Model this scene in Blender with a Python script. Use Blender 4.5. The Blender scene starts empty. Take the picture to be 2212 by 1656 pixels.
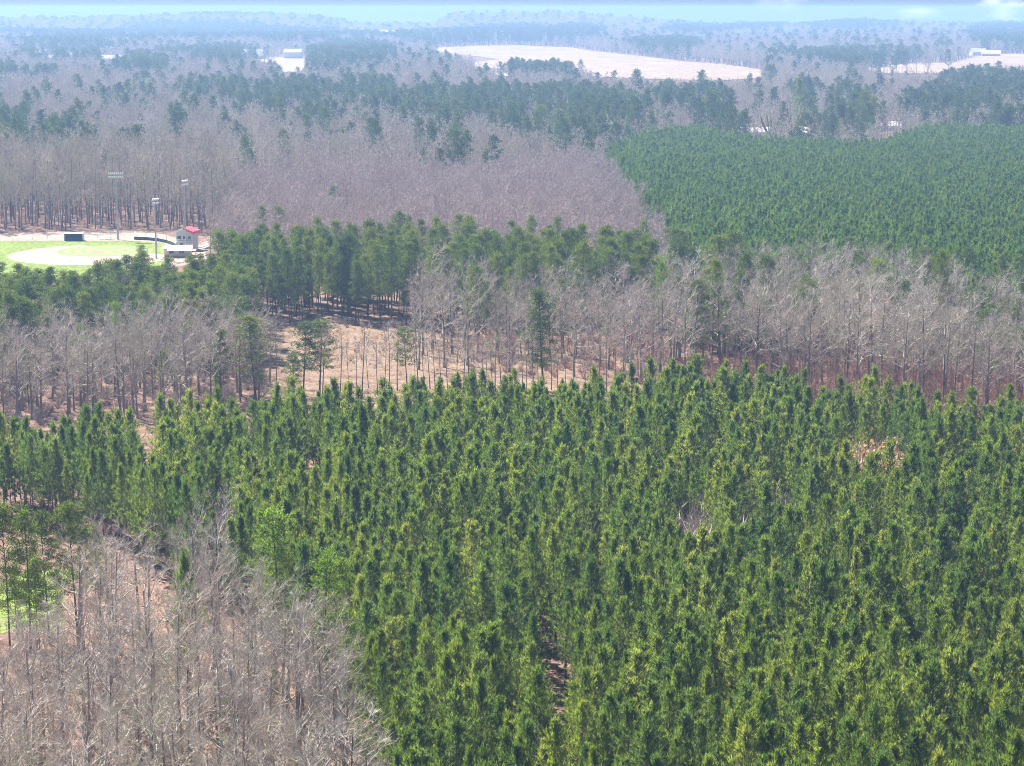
import bpy, math, random
import numpy as np
from mathutils import Vector

R = math.radians
S = bpy.context.scene
COL = S.collection
rng = np.random.default_rng(7)
random.seed(7)

# ------------------------------------------------------------------ camera, sky, sun, exposure
CAM_H = 70.0
PITCH = 10.24
F = 4472.0            # focal length in units of a 2212 x 1656 picture
CX, CY = 1106.0, 828.0
cd = bpy.data.cameras.new('camera')
cam = bpy.data.objects.new('camera', cd)
COL.objects.link(cam)
cam.location = (0, 0, CAM_H)
cam.rotation_euler = (R(90 - PITCH), 0, 0)
cd.sensor_width = 36.0
cd.lens = 36.0 * F / 2212.0
cd.clip_start = 1.0
cd.clip_end = 30000.0
S.camera = cam

SUN_EL, SUN_AZ = 52.0, -40.0       # degrees; azimuth from +Y towards +X
w = bpy.data.worlds.new('World')
S.world = w
w.use_nodes = True
nt = w.node_tree
nt.nodes.clear()
out = nt.nodes.new('ShaderNodeOutputWorld')
bg = nt.nodes.new('ShaderNodeBackground')
sky = nt.nodes.new('ShaderNodeTexSky')
sky.sky_type = 'NISHITA'
sky.sun_disc = False
sky.sun_elevation = R(SUN_EL)
sky.sun_rotation = R(SUN_AZ)
sky.altitude = 200
sky.air_density = 1.0
sky.dust_density = 0.6
sky.ozone_density = 3.0
bg.inputs['Strength'].default_value = 0.05
# scattered cumulus in the lower sky
tc = nt.nodes.new('ShaderNodeTexCoord')
mp = nt.nodes.new('ShaderNodeMapping')
mp.inputs['Scale'].default_value = (26, 26, 90)
mp.inputs['Location'].default_value = (-0.14, 0.0, 0.4)
nz = nt.nodes.new('ShaderNodeTexNoise')
nz.inputs['Scale'].default_value = 1.0
nz.inputs['Detail'].default_value = 6.0
cr = nt.nodes.new('ShaderNodeValToRGB')
cr.color_ramp.elements[0].position = 0.52
cr.color_ramp.elements[1].position = 0.66
mx = nt.nodes.new('ShaderNodeMixRGB')
mx.inputs['Color2'].default_value = (11, 11, 11.2, 1)
nt.links.new(tc.outputs['Generated'], mp.inputs['Vector'])
nt.links.new(mp.outputs['Vector'], nz.inputs['Vector'])
nt.links.new(nz.outputs['Fac'], cr.inputs['Fac'])
sx = nt.nodes.new('ShaderNodeSeparateXYZ'); ms = nt.nodes.new('ShaderNodeMapRange'); mm = nt.nodes.new('ShaderNodeMath'); mm.operation = 'MULTIPLY'
ms.inputs['From Min'].default_value = 0.10; ms.inputs['From Max'].default_value = 0.19
nt.links.new(tc.outputs['Generated'], sx.inputs[0]); nt.links.new(sx.outputs['X'], ms.inputs['Value'])
nt.links.new(ms.outputs['Result'], mm.inputs[0]); nt.links.new(cr.outputs['Color'], mm.inputs[1])
nt.links.new(mm.outputs[0], mx.inputs['Fac'])
tint = nt.nodes.new('ShaderNodeMixRGB'); tint.blend_type = 'MULTIPLY'; tint.inputs['Fac'].default_value = 1.0
tint.inputs['Color2'].default_value = (0.33, 0.46, 0.76, 1)
nt.links.new(sky.outputs['Color'], tint.inputs['Color1'])
nt.links.new(tint.outputs['Color'], mx.inputs['Color1'])
nt.links.new(mx.outputs['Color'], bg.inputs['Color'])
nt.links.new(bg.outputs['Background'], out.inputs['Surface'])

sl = bpy.data.lights.new('sun', 'SUN')
sl.energy = 5.0
sl.angle = R(0.55)
sl.color = (1.0, 0.95, 0.87)
so = bpy.data.objects.new('sun', sl)
COL.objects.link(so)
sd = Vector((math.sin(R(SUN_AZ)) * math.cos(R(SUN_EL)), math.cos(R(SUN_AZ)) * math.cos(R(SUN_EL)), math.sin(R(SUN_EL))))
so.rotation_euler = sd.to_track_quat('Z', 'Y').to_euler()
so.location = (0, 0, 300)

S.view_settings.view_transform = 'Standard'
S.view_settings.look = 'None'
S.view_settings.exposure = 1.62
S.view_settings.gamma = 1.0
S.view_settings.use_curve_mapping = False
S.render.engine = 'CYCLES'
S.cycles.max_bounces = 6
S.cycles.diffuse_bounces = 3
S.cycles.glossy_bounces = 2
S.cycles.transmission_bounces = 4
S.cycles.volume_bounces = 0
S.cycles.caustics_reflective = False
S.cycles.caustics_refractive = False
S.cycles.use_denoising = True
S.cycles.denoising_input_passes = 'RGB_ALBEDO_NORMAL'
S.cycles.denoising_prefilter = 'NONE'
S.cycles.filter_width = 0.9

# ------------------------------------------------------------------ picture <-> ground helpers
def dep(vy):
    return R(PITCH) - np.arctan((CY - np.asarray(vy, float)) / F)

RIDGE_X = [-1500, 0, 350, 700, 780, 930, 980, 1200, 1450, 1620, 1720, 1850, 2212, 3700]
RIDGE_Y = [40, 36, 28, 30, 52, 52, 22, 22, 40, 62, 52, 42, 56, 60]

def sm(t):
    t = np.clip(t, 0, 1)
    return t * t * (3 - 2 * t)

def terr(x, y):
    """ground height: level near the camera, gently rising and rolling farther out"""
    x = np.asarray(x, float); y = np.asarray(y, float)
    D = np.hypot(x, y)
    vx = CX + F * x / np.maximum(y, 1.0)
    vx = np.where(y > 1.0, np.clip(vx, -1500, 3700), 3700)
    z = 3 * sm((D - 1150) / 900) + 5 * sm((D - 2600) / 1500)
    roll = 2.6 * np.sin(x / 260 + 1.0) * np.cos(y / 340) + 2.2 * np.sin(x / 120 - y / 210 + 2.0)
    z = z + roll * sm((D - 1900) / 1400)
    ry = np.interp(vx, RIDGE_X, RIDGE_Y)
    RD = 5600.0
    top = CAM_H - RD * np.tan(R(PITCH) - np.arctan((CY - ry) / F)) - 17 - 13
    front = np.clip(y, 0, 1e9) / np.maximum(D, 1)
    z = z + np.maximum(top, 3) * np.exp(-((D - RD) / 800.0) ** 2) * sm(front * 1.2)
    return z

def P(vx, vy, h=0.0):
    """world xy where the line of sight through picture point (vx, vy) is h above level ground"""
    dx = (vx - CX) / F
    a = R(PITCH)
    dy = (CY - vy) / F
    # camera ray: forward (0,cos a,-sin a), up (0,sin a,cos a)
    d = Vector((dx, math.cos(a) + dy * math.sin(a), -math.sin(a) + dy * math.cos(a)))
    t = (CAM_H - h) / -d.z
    return (d.x * t, d.y * t)

def PT(vx, vy, h=0.0):
    """as P but on the terrain"""
    dx = (vx - CX) / F
    a = R(PITCH)
    dy = (CY - vy) / F
    d = np.array((dx, math.cos(a) + dy * math.sin(a), -math.sin(a) + dy * math.cos(a)))
    t = np.arange(150, 9000, 2.0)
    z = CAM_H + d[2] * t
    hit = z <= terr(d[0] * t, d[1] * t) + h
    k = int(np.argmax(hit)) if hit.any() else len(t) - 1
    return (d[0] * t[k], d[1] * t[k])

def V(x, y, z):
    """world -> picture (arrays)"""
    a = R(PITCH)
    x = np.asarray(x, float); y = np.asarray(y, float); z = np.asarray(z, float) - CAM_H
    f = y * math.cos(a) - z * math.sin(a)
    u = y * math.sin(a) + z * math.cos(a)
    f = np.maximum(f, 1e-3)
    return CX + F * x / f, CY - F * u / f

def inpoly(x, y, poly):
    x = np.asarray(x, float); y = np.asarray(y, float)
    r = np.zeros(x.shape, bool)
    n = len(poly)
    for i in range(n):
        x1, y1 = poly[i]; x2, y2 = poly[(i + 1) % n]
        if y1 == y2:
            continue
        c = ((y1 > y) != (y2 > y)) & (x < (x2 - x1) * (y - y1) / (y2 - y1) + x1)
        r ^= c
    return r

def wob(x, y, s, seed=0.0):
    """smooth pseudo-noise in -1..1"""
    x = np.asarray(x, float) / s; y = np.asarray(y, float) / s
    return (np.sin(x * 1.7 + seed + 1.3 * np.sin(y * 1.1 + seed * 2.1)) + np.sin(y * 2.3 - seed * 1.7 + 1.1 * np.sin(x * 1.9 + seed))
            + np.sin((x + y) * 1.3 + seed * 3.1)) / 3.0

def jitgrid(poly_bb, s, seed, jit=0.42, rot=0.0):
    x0, y0, x1, y1 = poly_bb
    g = np.random.default_rng(seed)
    cx, cy = (x0 + x1) / 2, (y0 + y1) / 2
    L = math.hypot(x1 - x0, y1 - y0) / 2 + s
    a = np.arange(-L, L, s)
    X, Y = np.meshgrid(a, a)
    X = X + g.uniform(-jit, jit, X.shape) * s
    Y = Y + g.uniform(-jit, jit, Y.shape) * s
    c, sn = math.cos(rot), math.sin(rot)
    xx = (cx + X * c - Y * sn).ravel(); yy = (cy + X * sn + Y * c).ravel()
    k = (xx >= x0) & (xx <= x1) & (yy >= y0) & (yy <= y1)
    return xx[k], yy[k]

def bb(poly):
    a = np.array(poly)
    return a[:, 0].min(), a[:, 1].min(), a[:, 0].max(), a[:, 1].max()

# ------------------------------------------------------------------ materials
def new_mat(name):
    m = bpy.data.materials.new(name)
    m.use_nodes = True
    m.node_tree.nodes.clear()
    return m, m.node_tree

def mat_plain(name, col, rough=0.7, noise=0.12, scale=3.0, metallic=0.0):
    m, t = new_mat(name)
    o = t.nodes.new('ShaderNodeOutputMaterial')
    p = t.nodes.new('ShaderNodeBsdfPrincipled')
    p.inputs['Roughness'].default_value = rough
    p.inputs['Metallic'].default_value = metallic
    tc = t.nodes.new('ShaderNodeTexCoord')
    n = t.nodes.new('ShaderNodeTexNoise')
    n.inputs['Scale'].default_value = scale
    n.inputs['Detail'].default_value = 5
    mr = t.nodes.new('ShaderNodeMapRange')
    mr.inputs['To Min'].default_value = 1 - noise * 2
    mr.inputs['To Max'].default_value = 1 + noise * 2
    mul = t.nodes.new('ShaderNodeVectorMath'); mul.operation = 'SCALE'
    mul.inputs[0].default_value = col[:3]
    t.links.new(tc.outputs['Object'], n.inputs['Vector'])
    t.links.new(n.outputs['Fac'], mr.inputs['Value'])
    t.links.new(mr.outputs['Result'], mul.inputs['Scale'])
    t.links.new(mul.outputs['Vector'], p.inputs['Base Color'])
    t.links.new(p.outputs['BSDF'], o.inputs['Surface'])
    return m

def mat_leaf(name, cols, trans=0.45, hue=None, tscale=(1.3, 1.5, 0.7)):
    """needles and leaves: diffuse + translucent, each tree its own shade, small variation inside a crown"""
    m, t = new_mat(name)
    o = t.nodes.new('ShaderNodeOutputMaterial')
    oi = t.nodes.new('ShaderNodeObjectInfo')
    r = t.nodes.new('ShaderNodeValToRGB')
    els = r.color_ramp.elements
    while len(els) < len(cols):
        els.new(0.5)
    for i, c in enumerate(cols):
        els[i].position = i / (len(cols) - 1)
        els[i].color = (*c, 1)
    tc = t.nodes.new('ShaderNodeTexCoord')
    n = t.nodes.new('ShaderNodeTexNoise')
    n.inputs['Scale'].default_value = 1.6
    n.inputs['Detail'].default_value = 4
    mr = t.nodes.new('ShaderNodeMapRange')
    mr.inputs['From Min'].default_value = 0.3
    mr.inputs['From Max'].default_value = 0.7
    mr.inputs['To Min'].default_value = 0.62
    mr.inputs['To Max'].default_value = 1.38
    mul = t.nodes.new('ShaderNodeVectorMath'); mul.operation = 'SCALE'
    t.links.new(oi.outputs['Random'], r.inputs['Fac'])
    t.links.new(tc.outputs['Object'], n.inputs['Vector'])
    t.links.new(n.outputs['Fac'], mr.inputs['Value'])
    t.links.new(r.outputs['Color'], mul.inputs[0])
    t.links.new(mr.outputs['Result'], mul.inputs['Scale'])
    df = t.nodes.new('ShaderNodeBsdfPrincipled')
    df.inputs['Roughness'].default_value = 0.6
    df.inputs['Specular IOR Level'].default_value = 0.55
    tr = t.nodes.new('ShaderNodeBsdfTranslucent')
    m2 = t.nodes.new('ShaderNodeVectorMath'); m2.operation = 'MULTIPLY'
    m2.inputs[1].default_value = tscale
    mi = t.nodes.new('ShaderNodeMixShader'); mi.inputs[0].default_value = trans
    t.links.new(mul.outputs['Vector'], df.inputs['Base Color'])
    t.links.new(mul.outputs['Vector'], m2.inputs[0])
    t.links.new(m2.outputs['Vector'], tr.inputs['Color'])
    t.links.new(df.outputs[0], mi.inputs[1]); t.links.new(tr.outputs[0], mi.inputs[2])
    t.links.new(mi.outputs[0], o.inputs['Surface'])
    return m

def mat_bark(name, cols, rough=0.85):
    m, t = new_mat(name)
    o = t.nodes.new('ShaderNodeOutputMaterial')
    oi = t.nodes.new('ShaderNodeObjectInfo')
    r = t.nodes.new('ShaderNodeValToRGB')
    els = r.color_ramp.elements
    while len(els) < len(cols):
        els.new(0.5)
    for i, c in enumerate(cols):
        els[i].position = i / (len(cols) - 1)
        els[i].color = (*c, 1)
    tc = t.nodes.new('ShaderNodeTexCoord')
    n = t.nodes.new('ShaderNodeTexNoise'); n.inputs['Scale'].default_value = 1.1; n.inputs['Detail'].default_value = 5
    mr = t.nodes.new('ShaderNodeMapRange')
    mr.inputs['From Min'].default_value = 0.3; mr.inputs['From Max'].default_value = 0.7
    mr.inputs['To Min'].default_value = 0.7; mr.inputs['To Max'].default_value = 1.3
    mul = t.nodes.new('ShaderNodeVectorMath'); mul.operation = 'SCALE'
    p = t.nodes.new('ShaderNodeBsdfPrincipled'); p.inputs['Roughness'].default_value = rough
    p.inputs['Specular IOR Level'].default_value = 0.3
    t.links.new(oi.outputs['Random'], r.inputs['Fac'])
    t.links.new(tc.outputs['Object'], n.inputs['Vector'])
    t.links.new(n.outputs['Fac'], mr.inputs['Value'])
    t.links.new(r.outputs['Color'], mul.inputs[0]); t.links.new(mr.outputs['Result'], mul.inputs['Scale'])
    t.links.new(mul.outputs['Vector'], p.inputs['Base Color'])
    t.links.new(p.outputs[0], o.inputs['Surface'])
    return m

def mat_ground(name, c1, c2, c3, s1=0.02, s2=0.6, s3=3.0, bump=0.0, attr=None):
    """three-colour mottled ground, sizes in 1/metre"""
    m, t = new_mat(name)
    o = t.nodes.new('ShaderNodeOutputMaterial')
    g = t.nodes.new('ShaderNodeNewGeometry')
    def nse(sc, det):
        n = t.nodes.new('ShaderNodeTexNoise'); n.inputs['Scale'].default_value = sc; n.inputs['Detail'].default_value = det
        t.links.new(g.outputs['Position'], n.inputs['Vector'])
        q = t.nodes.new('ShaderNodeMapRange'); q.inputs['From Min'].default_value = 0.38; q.inputs['From Max'].default_value = 0.62
        t.links.new(n.outputs['Fac'], q.inputs['Value'])
        return q.outputs['Result']
    a = t.nodes.new('ShaderNodeMixRGB'); a.inputs['Color1'].default_value = (*c1, 1); a.inputs['Color2'].default_value = (*c2, 1)
    t.links.new(nse(s1, 4), a.inputs['Fac'])
    b = t.nodes.new('ShaderNodeMixRGB'); b.inputs['Color2'].default_value = (*c3, 1)
    t.links.new(a.outputs['Color'], b.inputs['Color1']); t.links.new(nse(s2, 6), b.inputs['Fac'])
    c = t.nodes.new('ShaderNodeVectorMath'); c.operation = 'SCALE'
    q = t.nodes.new('ShaderNodeMapRange'); q.inputs['To Min'].default_value = 0.7; q.inputs['To Max'].default_value = 1.25
    t.links.new(nse(s3, 3), q.inputs['Value'])
    t.links.new(b.outputs['Color'], c.inputs[0]); t.links.new(q.outputs['Result'], c.inputs['Scale'])
    p = t.nodes.new('ShaderNodeBsdfPrincipled'); p.inputs['Roughness'].default_value = 0.95
    p.inputs['Specular IOR Level'].default_value = 0.1
    t.links.new(c.outputs['Vector'], p.inputs['Base Color'])
    t.links.new(p.outputs[0], o.inputs['Surface'])
    return m

M = {}
M['young_needles'] = mat_leaf('young_needles', [(0.060, 0.104, 0.040), (0.130, 0.168, 0.036), (0.080, 0.128, 0.044), (0.175, 0.205, 0.046), (0.100, 0.148, 0.054), (0.225, 0.240, 0.075)], 0.52, tscale=(1.8, 1.95, 0.8))
M['far_young_needles'] = mat_leaf('far_plantation_needles', [(0.055, 0.105, 0.038), (0.090, 0.145, 0.040), (0.130, 0.180, 0.048)], 0.48, tscale=(1.6, 1.8, 0.8))
M['pine_needles'] = mat_leaf('pine_needles', [(0.050, 0.085, 0.034), (0.090, 0.125, 0.030), (0.130, 0.160, 0.038)], 0.45, tscale=(1.7, 1.8, 0.6))
M['bright_needles'] = mat_leaf('bright_needles', [(0.12, 0.19, 0.02), (0.16, 0.23, 0.025)], 0.55)
M['bark'] = mat_bark('grey_bark', [(0.13, 0.11, 0.095), (0.30, 0.265, 0.24), (0.20, 0.17, 0.15)])
M['twig'] = mat_bark('twigs', [(0.26, 0.22, 0.185), (0.60, 0.54, 0.475), (0.36, 0.31, 0.265), (0.54, 0.475, 0.41), (0.40, 0.39, 0.27), (0.46, 0.37, 0.31)])
M['mauve_twig'] = mat_bark('mauve_twigs', [(0.36, 0.295, 0.27), (0.50, 0.425, 0.385), (0.42, 0.345, 0.315)])
M['pine_bark'] = mat_bark('pine_bark', [(0.12, 0.085, 0.07), (0.17, 0.12, 0.10)])
M['red_twig'] = mat_bark('reddish_twigs', [(0.40, 0.23, 0.18), (0.46, 0.30, 0.24)])
M['tan_leaf'] = mat_leaf('tan_leaves', [(0.42, 0.27, 0.14), (0.48, 0.32, 0.18)], 0.4, tscale=(1.2, 1.1, 0.8))
M['russet_leaf'] = mat_leaf('russet_leaves', [(0.42, 0.14, 0.07), (0.50, 0.20, 0.09)], 0.4, tscale=(1.2, 1.0, 0.8))
M['litter'] = mat_ground('leaf_litter', (0.17, 0.098, 0.070), (0.11, 0.066, 0.048), (0.24, 0.155, 0.115), 0.03, 0.45, 2.2)
M['straw'] = mat_ground('dry_straw', (0.19, 0.125, 0.080), (0.14, 0.085, 0.052), (0.23, 0.165, 0.118), 0.035, 0.25, 1.4)
M['turf'] = mat_ground('mown_turf', (0.13, 0.20, 0.040), (0.19, 0.245, 0.055), (0.17, 0.22, 0.055), 0.05, 0.09, 0.8)
M['meadow'] = mat_ground('spring_grass', (0.14, 0.22, 0.035), (0.21, 0.28, 0.05), (0.19, 0.22, 0.07), 0.08, 0.3, 1.5)
M['sand'] = mat_ground('pale_sand', (0.31, 0.25, 0.20), (0.35, 0.29, 0.24), (0.27, 0.215, 0.17), 0.03, 0.2, 1.0)
M['infield'] = mat_ground('infield_clay', (0.36, 0.29, 0.23), (0.39, 0.33, 0.27), (0.34, 0.27, 0.21), 0.05, 0.2, 1.0)
M['field'] = mat_ground('stubble', (0.30, 0.225, 0.16), (0.36, 0.28, 0.20), (0.27, 0.19, 0.13), 0.006, 0.03, 0.2)
M['field_green'] = mat_ground('field_margin', (0.40, 0.42, 0.26), (0.45, 0.46, 0.30), (0.5, 0.45, 0.3), 0.01, 0.05, 0.2)

# ------------------------------------------------------------------ mesh helpers
def to_mesh(name, chunks, mats):
    """chunks: list of (verts Nx3, faces MxK, material slot)"""
    vs, loops, starts, tot, mi = [], [], [], [], []
    off = 0; lo = 0
    for v, f, k in chunks:
        v = np.asarray(v, float).reshape(-1, 3); f = np.asarray(f, int)
        if len(f) == 0:
            continue
        vs.append(v)
        loops.append((f + off).ravel())
        n, K = f.shape
        starts.append(lo + np.arange(n) * K)
        tot.append(np.full(n, K)); mi.append(np.full(n, k))
        off += len(v); lo += n * K
    v = np.concatenate(vs); l = np.concatenate(loops)
    s = np.concatenate(starts); t = np.concatenate(tot); k = np.concatenate(mi)
    me = bpy.data.meshes.new(name)
    me.vertices.add(len(v)); me.vertices.foreach_set('co', v.astype(np.float32).ravel())
    me.loops.add(len(l)); me.loops.foreach_set('vertex_index', l.astype(np.int32))
    me.polygons.add(len(s)); me.polygons.foreach_set('loop_start', s.astype(np.int32))
    me.polygons.foreach_set('loop_total', t.astype(np.int32))
    for m in mats:
        me.materials.append(m)
    me.polygons.foreach_set('material_index', k.astype(np.int32))
    me.update(calc_edges=True)
    return me

def tubes(P0, P1, R0, R1, k=4):
    P0 = np.asarray(P0, float); P1 = np.asarray(P1, float)
    R0 = np.asarray(R0, float); R1 = np.asarray(R1, float)
    d = P1 - P0
    d /= np.maximum(np.linalg.norm(d, axis=1, keepdims=True), 1e-9)
    up = np.where(np.abs(d[:, 2:3]) > 0.9, np.array([[1.0, 0, 0]]), np.array([[0, 0, 1.0]]))
    a = np.cross(d, up); a /= np.maximum(np.linalg.norm(a, axis=1, keepdims=True), 1e-9)
    b = np.cross(d, a)
    an = np.arange(k) * 2 * np.pi / k
    ring = a[:, None, :] * np.cos(an)[None, :, None] + b[:, None, :] * np.sin(an)[None, :, None]
    v0 = P0[:, None, :] + ring * R0[:, None, None]
    v1 = P1[:, None, :] + ring * R1[:, None, None]
    v = np.concatenate([v0, v1], 1).reshape(-1, 3)
    n = len(P0)
    base = (np.arange(n) * 2 * k)[:, None]
    i = np.arange(k); j = (i + 1) % k
    q = np.stack([i, j, j + k, i + k], 1)
    f = (base[:, :, None] + q[None]).reshape(-1, 4)
    return v, f

def blades(P0, D, L, W, g):
    """flat tapering blades: triangles"""
    P0 = np.asarray(P0, float); D = np.asarray(D, float)
    n = len(P0)
    D = D / np.maximum(np.linalg.norm(D, axis=1, keepdims=True), 1e-9)
    r = g.normal(size=(n, 3))
    s = np.cross(D, r); s /= np.maximum(np.linalg.norm(s, axis=1, keepdims=True), 1e-9)
    s = s * (np.asarray(W)[:, None] / 2)
    v = np.stack([P0 - s, P0 + s, P0 + D * np.asarray(L)[:, None]], 1).reshape(-1, 3)
    f = np.arange(n * 3).reshape(n, 3)
    return v, f

def leaves(P0, D, L, W, g):
    """diamond leaves / needle tufts: widest in the middle (quads)"""
    P0 = np.asarray(P0, float); D = np.asarray(D, float)
    n = len(P0)
    D = D / np.maximum(np.linalg.norm(D, axis=1, keepdims=True), 1e-9)
    r = g.normal(size=(n, 3))
    s = np.cross(D, r); s /= np.maximum(np.linalg.norm(s, axis=1, keepdims=True), 1e-9)
    s = s * (np.asarray(W)[:, None] / 2)
    L = np.asarray(L)[:, None]
    v = np.stack([P0, P0 + D * L * 0.45 - s, P0 + D * L, P0 + D * L * 0.45 + s], 1).reshape(-1, 3)
    f = np.arange(n * 4).reshape(n, 4)
    return v, f

def trunk_chunk(h, r, lean, g, nseg=8, k=6, top=0.15):
    z = np.linspace(0, h, nseg + 1)
    ph = g.uniform(0, 6.28); am = lean
    x = am * np.sin(z / h * 2.2 + ph) - am * math.sin(ph); y = am * np.cos(z / h * 1.9 + ph) - am * math.cos(ph)
    p = np.stack([x, y, z], 1)
    p[0, 2] = -0.4
    rr = r * ((1 - z / h) * (1 - top) + top)
    rr[0] *= 1.35
    return tubes(p[:-1], p[1:], rr[:-1], rr[1:], k), p

def unit(v):
    return v / max(np.linalg.norm(v), 1e-9)

# --- leafless hardwood
def bare_tree(seed, h=18.0, rad=4.5, fork=0.42, n1=12, n2=6, n3=4, nt_=4, thick=1.0, twig_w=0.034, upright=0.55):
    g = np.random.default_rng(seed)
    tr = dict(a=[], b=[], ra=[], rb=[])     # trunk and limbs
    tw = dict(a=[], b=[], ra=[], rb=[])     # small branches
    tp, td, tl, tww = [], [], [], []
    (tv, tf), path = trunk_chunk(h * 0.86, 0.0115 * h * thick, 0.35, g, 9, 6, 0.22)
    def branch(p, d, L, r, lvl):
        n = 5 if lvl == 1 else (4 if lvl == 2 else 2)
        step = L / n
        pos = p.copy(); dd = d.copy()
        for i in range(n):
            q = pos + dd * step
            r0 = r * (1 - i / n * 0.75); r1 = r * (1 - (i + 1) / n * 0.75)
            D = tr if lvl == 1 else tw
            D['a'].append(pos); D['b'].append(q); D['ra'].append(r0); D['rb'].append(r1)
            t = (i + 1) / n
            if lvl < 3 and (t > 0.25):
                c = (n2 if lvl == 1 else n3) / (n - 1 if lvl == 1 else n - 1)
                k = int(c) + (g.random() < c - int(c))
                for _ in range(k):
                    s = unit(np.cross(dd, g.normal(size=3)))
                    nd = unit(dd * g.uniform(0.7, 1.1) + s * g.uniform(0.55, 1.0) + np.array([0, 0, 0.22]))
                    branch(pos + dd * step * g.random(), nd, L * g.uniform(0.36, 0.6) * (1.15 - 0.4 * t), max(r1 * 0.62, 0.012), lvl + 1)
            elif lvl == 3:
                k = int(np.ceil(nt_ / 2))
                for _ in range(k):
                    s = unit(np.cross(dd, g.normal(size=3)))
                    tp.append(pos + dd * step * g.random()); td.append(unit(dd + s * g.uniform(0.3, 0.9) + np.array([0, 0, 0.15])))
                    tl.append(g.uniform(0.5, 1.15)); tww.append(twig_w * g.uniform(0.7, 1.3))
            pos = q
            dd = unit(dd + g.normal(size=3) * (0.16 if lvl == 1 else 0.2) + np.array([0, 0, 0.10]))
    for i in range(n1):
        t = fork + (1 - fork) * (i / (n1 - 1)) * 0.95
        z = t * h * 0.86
        p = np.array([np.interp(z, path[:, 2], path[:, 0]), np.interp(z, path[:, 2], path[:, 1]), z])
        a = i * 2.4 + g.uniform(-0.5, 0.5)
        prof = 1.0 - 0.45 * (t - fork) / (1 - fork)
        el = upright + 0.5 * (t - fork) / (1 - fork)
        d = unit(np.array([math.cos(a), math.sin(a), el * 1.3]))
        L = rad * prof * g.uniform(0.8, 1.15) * math.sqrt(1 + el * el) * 0.9
        branch(p, d, L, 0.0052 * h * thick * (1.1 - 0.4 * t), 1)
    ch_trunk = [(tv, tf, 0)]
    ch_crown = [(*tubes(tr['a'], tr['b'], tr['ra'], tr['rb'], 4), 0), (*tubes(tw['a'], tw['b'], np.maximum(tw['ra'], 0.012), np.maximum(tw['rb'], 0.008), 3), 0)]
    if tp:
        ch_crown.append((*blades(tp, td, np.array(tl), np.array(tww), g), 0))
    return ch_trunk, ch_crown

# --- young plantation pine: crown nearly to the ground level of the next row, upswept shoots
def young_pine(seed, h=12.0, rad=1.65, base=0.30, dens=1.0, size=1.0, wh=0.42):
    g = np.random.default_rng(seed)
    (tv, tf), path = trunk_chunk(h * 0.97, 0.085, 0.12, g, 6, 5, 0.12)
    P0, Dd, L, W = [], [], [], []
    ba, bb_, br, bs = [], [], [], []
    z = base * h
    while z < h * 0.985:
        t = (z / h - base) / (1 - base)
        prof = (1 - t) ** 0.72 * (0.6 + 0.4 * min(1, t / 0.22)) + 0.05
        nb = int(round(3 + g.random() * 2))
        a0 = g.uniform(0, 6.28)
        for j in range(nb):
            a = a0 + j * 6.283 / nb + g.uniform(-0.3, 0.3)
            Lb = rad * prof * g.uniform(0.55, 1.35)
            el = 0.25 + 0.9 * t + g.uniform(-0.15, 0.15)
            d = np.array([math.cos(a) * math.cos(el), math.sin(a) * math.cos(el), math.sin(el)])
            p = np.array([np.interp(z, path[:, 2], path[:, 0]), np.interp(z, path[:, 2], path[:, 1]), z + g.uniform(-0.15, 0.15)])
            e = p + d * Lb * 0.9
            ba.append(p); bb_.append(e); br.append(0.022); bs.append(0.008)
            nt2 = max(1, int(round((1.2 + 2.0 * prof) * dens)))
            for q in range(nt2):
                u = 0.35 + 0.68 * (q + g.random()) / nt2
                c = p + d * Lb * u + g.normal(size=3) * 0.10
                c[2] += 0.15 * u * u
                nn = int(round(15 / size ** 0.9))
                ax = unit(d * 0.55 + np.array([0, 0, 0.8]) + g.normal(size=3) * 0.3)
                ts = g.uniform(0.8, 1.45)
                for _ in range(nn):
                    dd = unit(ax + g.normal(size=3) * 0.30)
                    P0.append(c + g.normal(size=3) * 0.06 + ax * g.uniform(-0.15, 0.15)); Dd.append(dd)
                    L.append(g.uniform(0.28, 0.50) * size * ts); W.append(g.uniform(0.042, 0.078) * size ** 1.2)
        z += wh * g.uniform(0.8, 1.2) * (1 - 0.35 * t)
    for _ in range(26):   # leader
        P0.append(np.array([path[-1, 0], path[-1, 1], h * g.uniform(0.90, 0.985)]) + g.normal(size=3) * 0.07); Dd.append(unit(np.array([0, 0, 1.0]) + g.normal(size=3) * 0.3))
        L.append(g.uniform(0.35, 0.65)); W.append(0.07 * size)
    return [(tv, tf, 0), (*tubes(ba, bb_, br, bs, 3), 0)], [(*leaves(P0, Dd, np.array(L), np.array(W), g), 0)]

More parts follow.
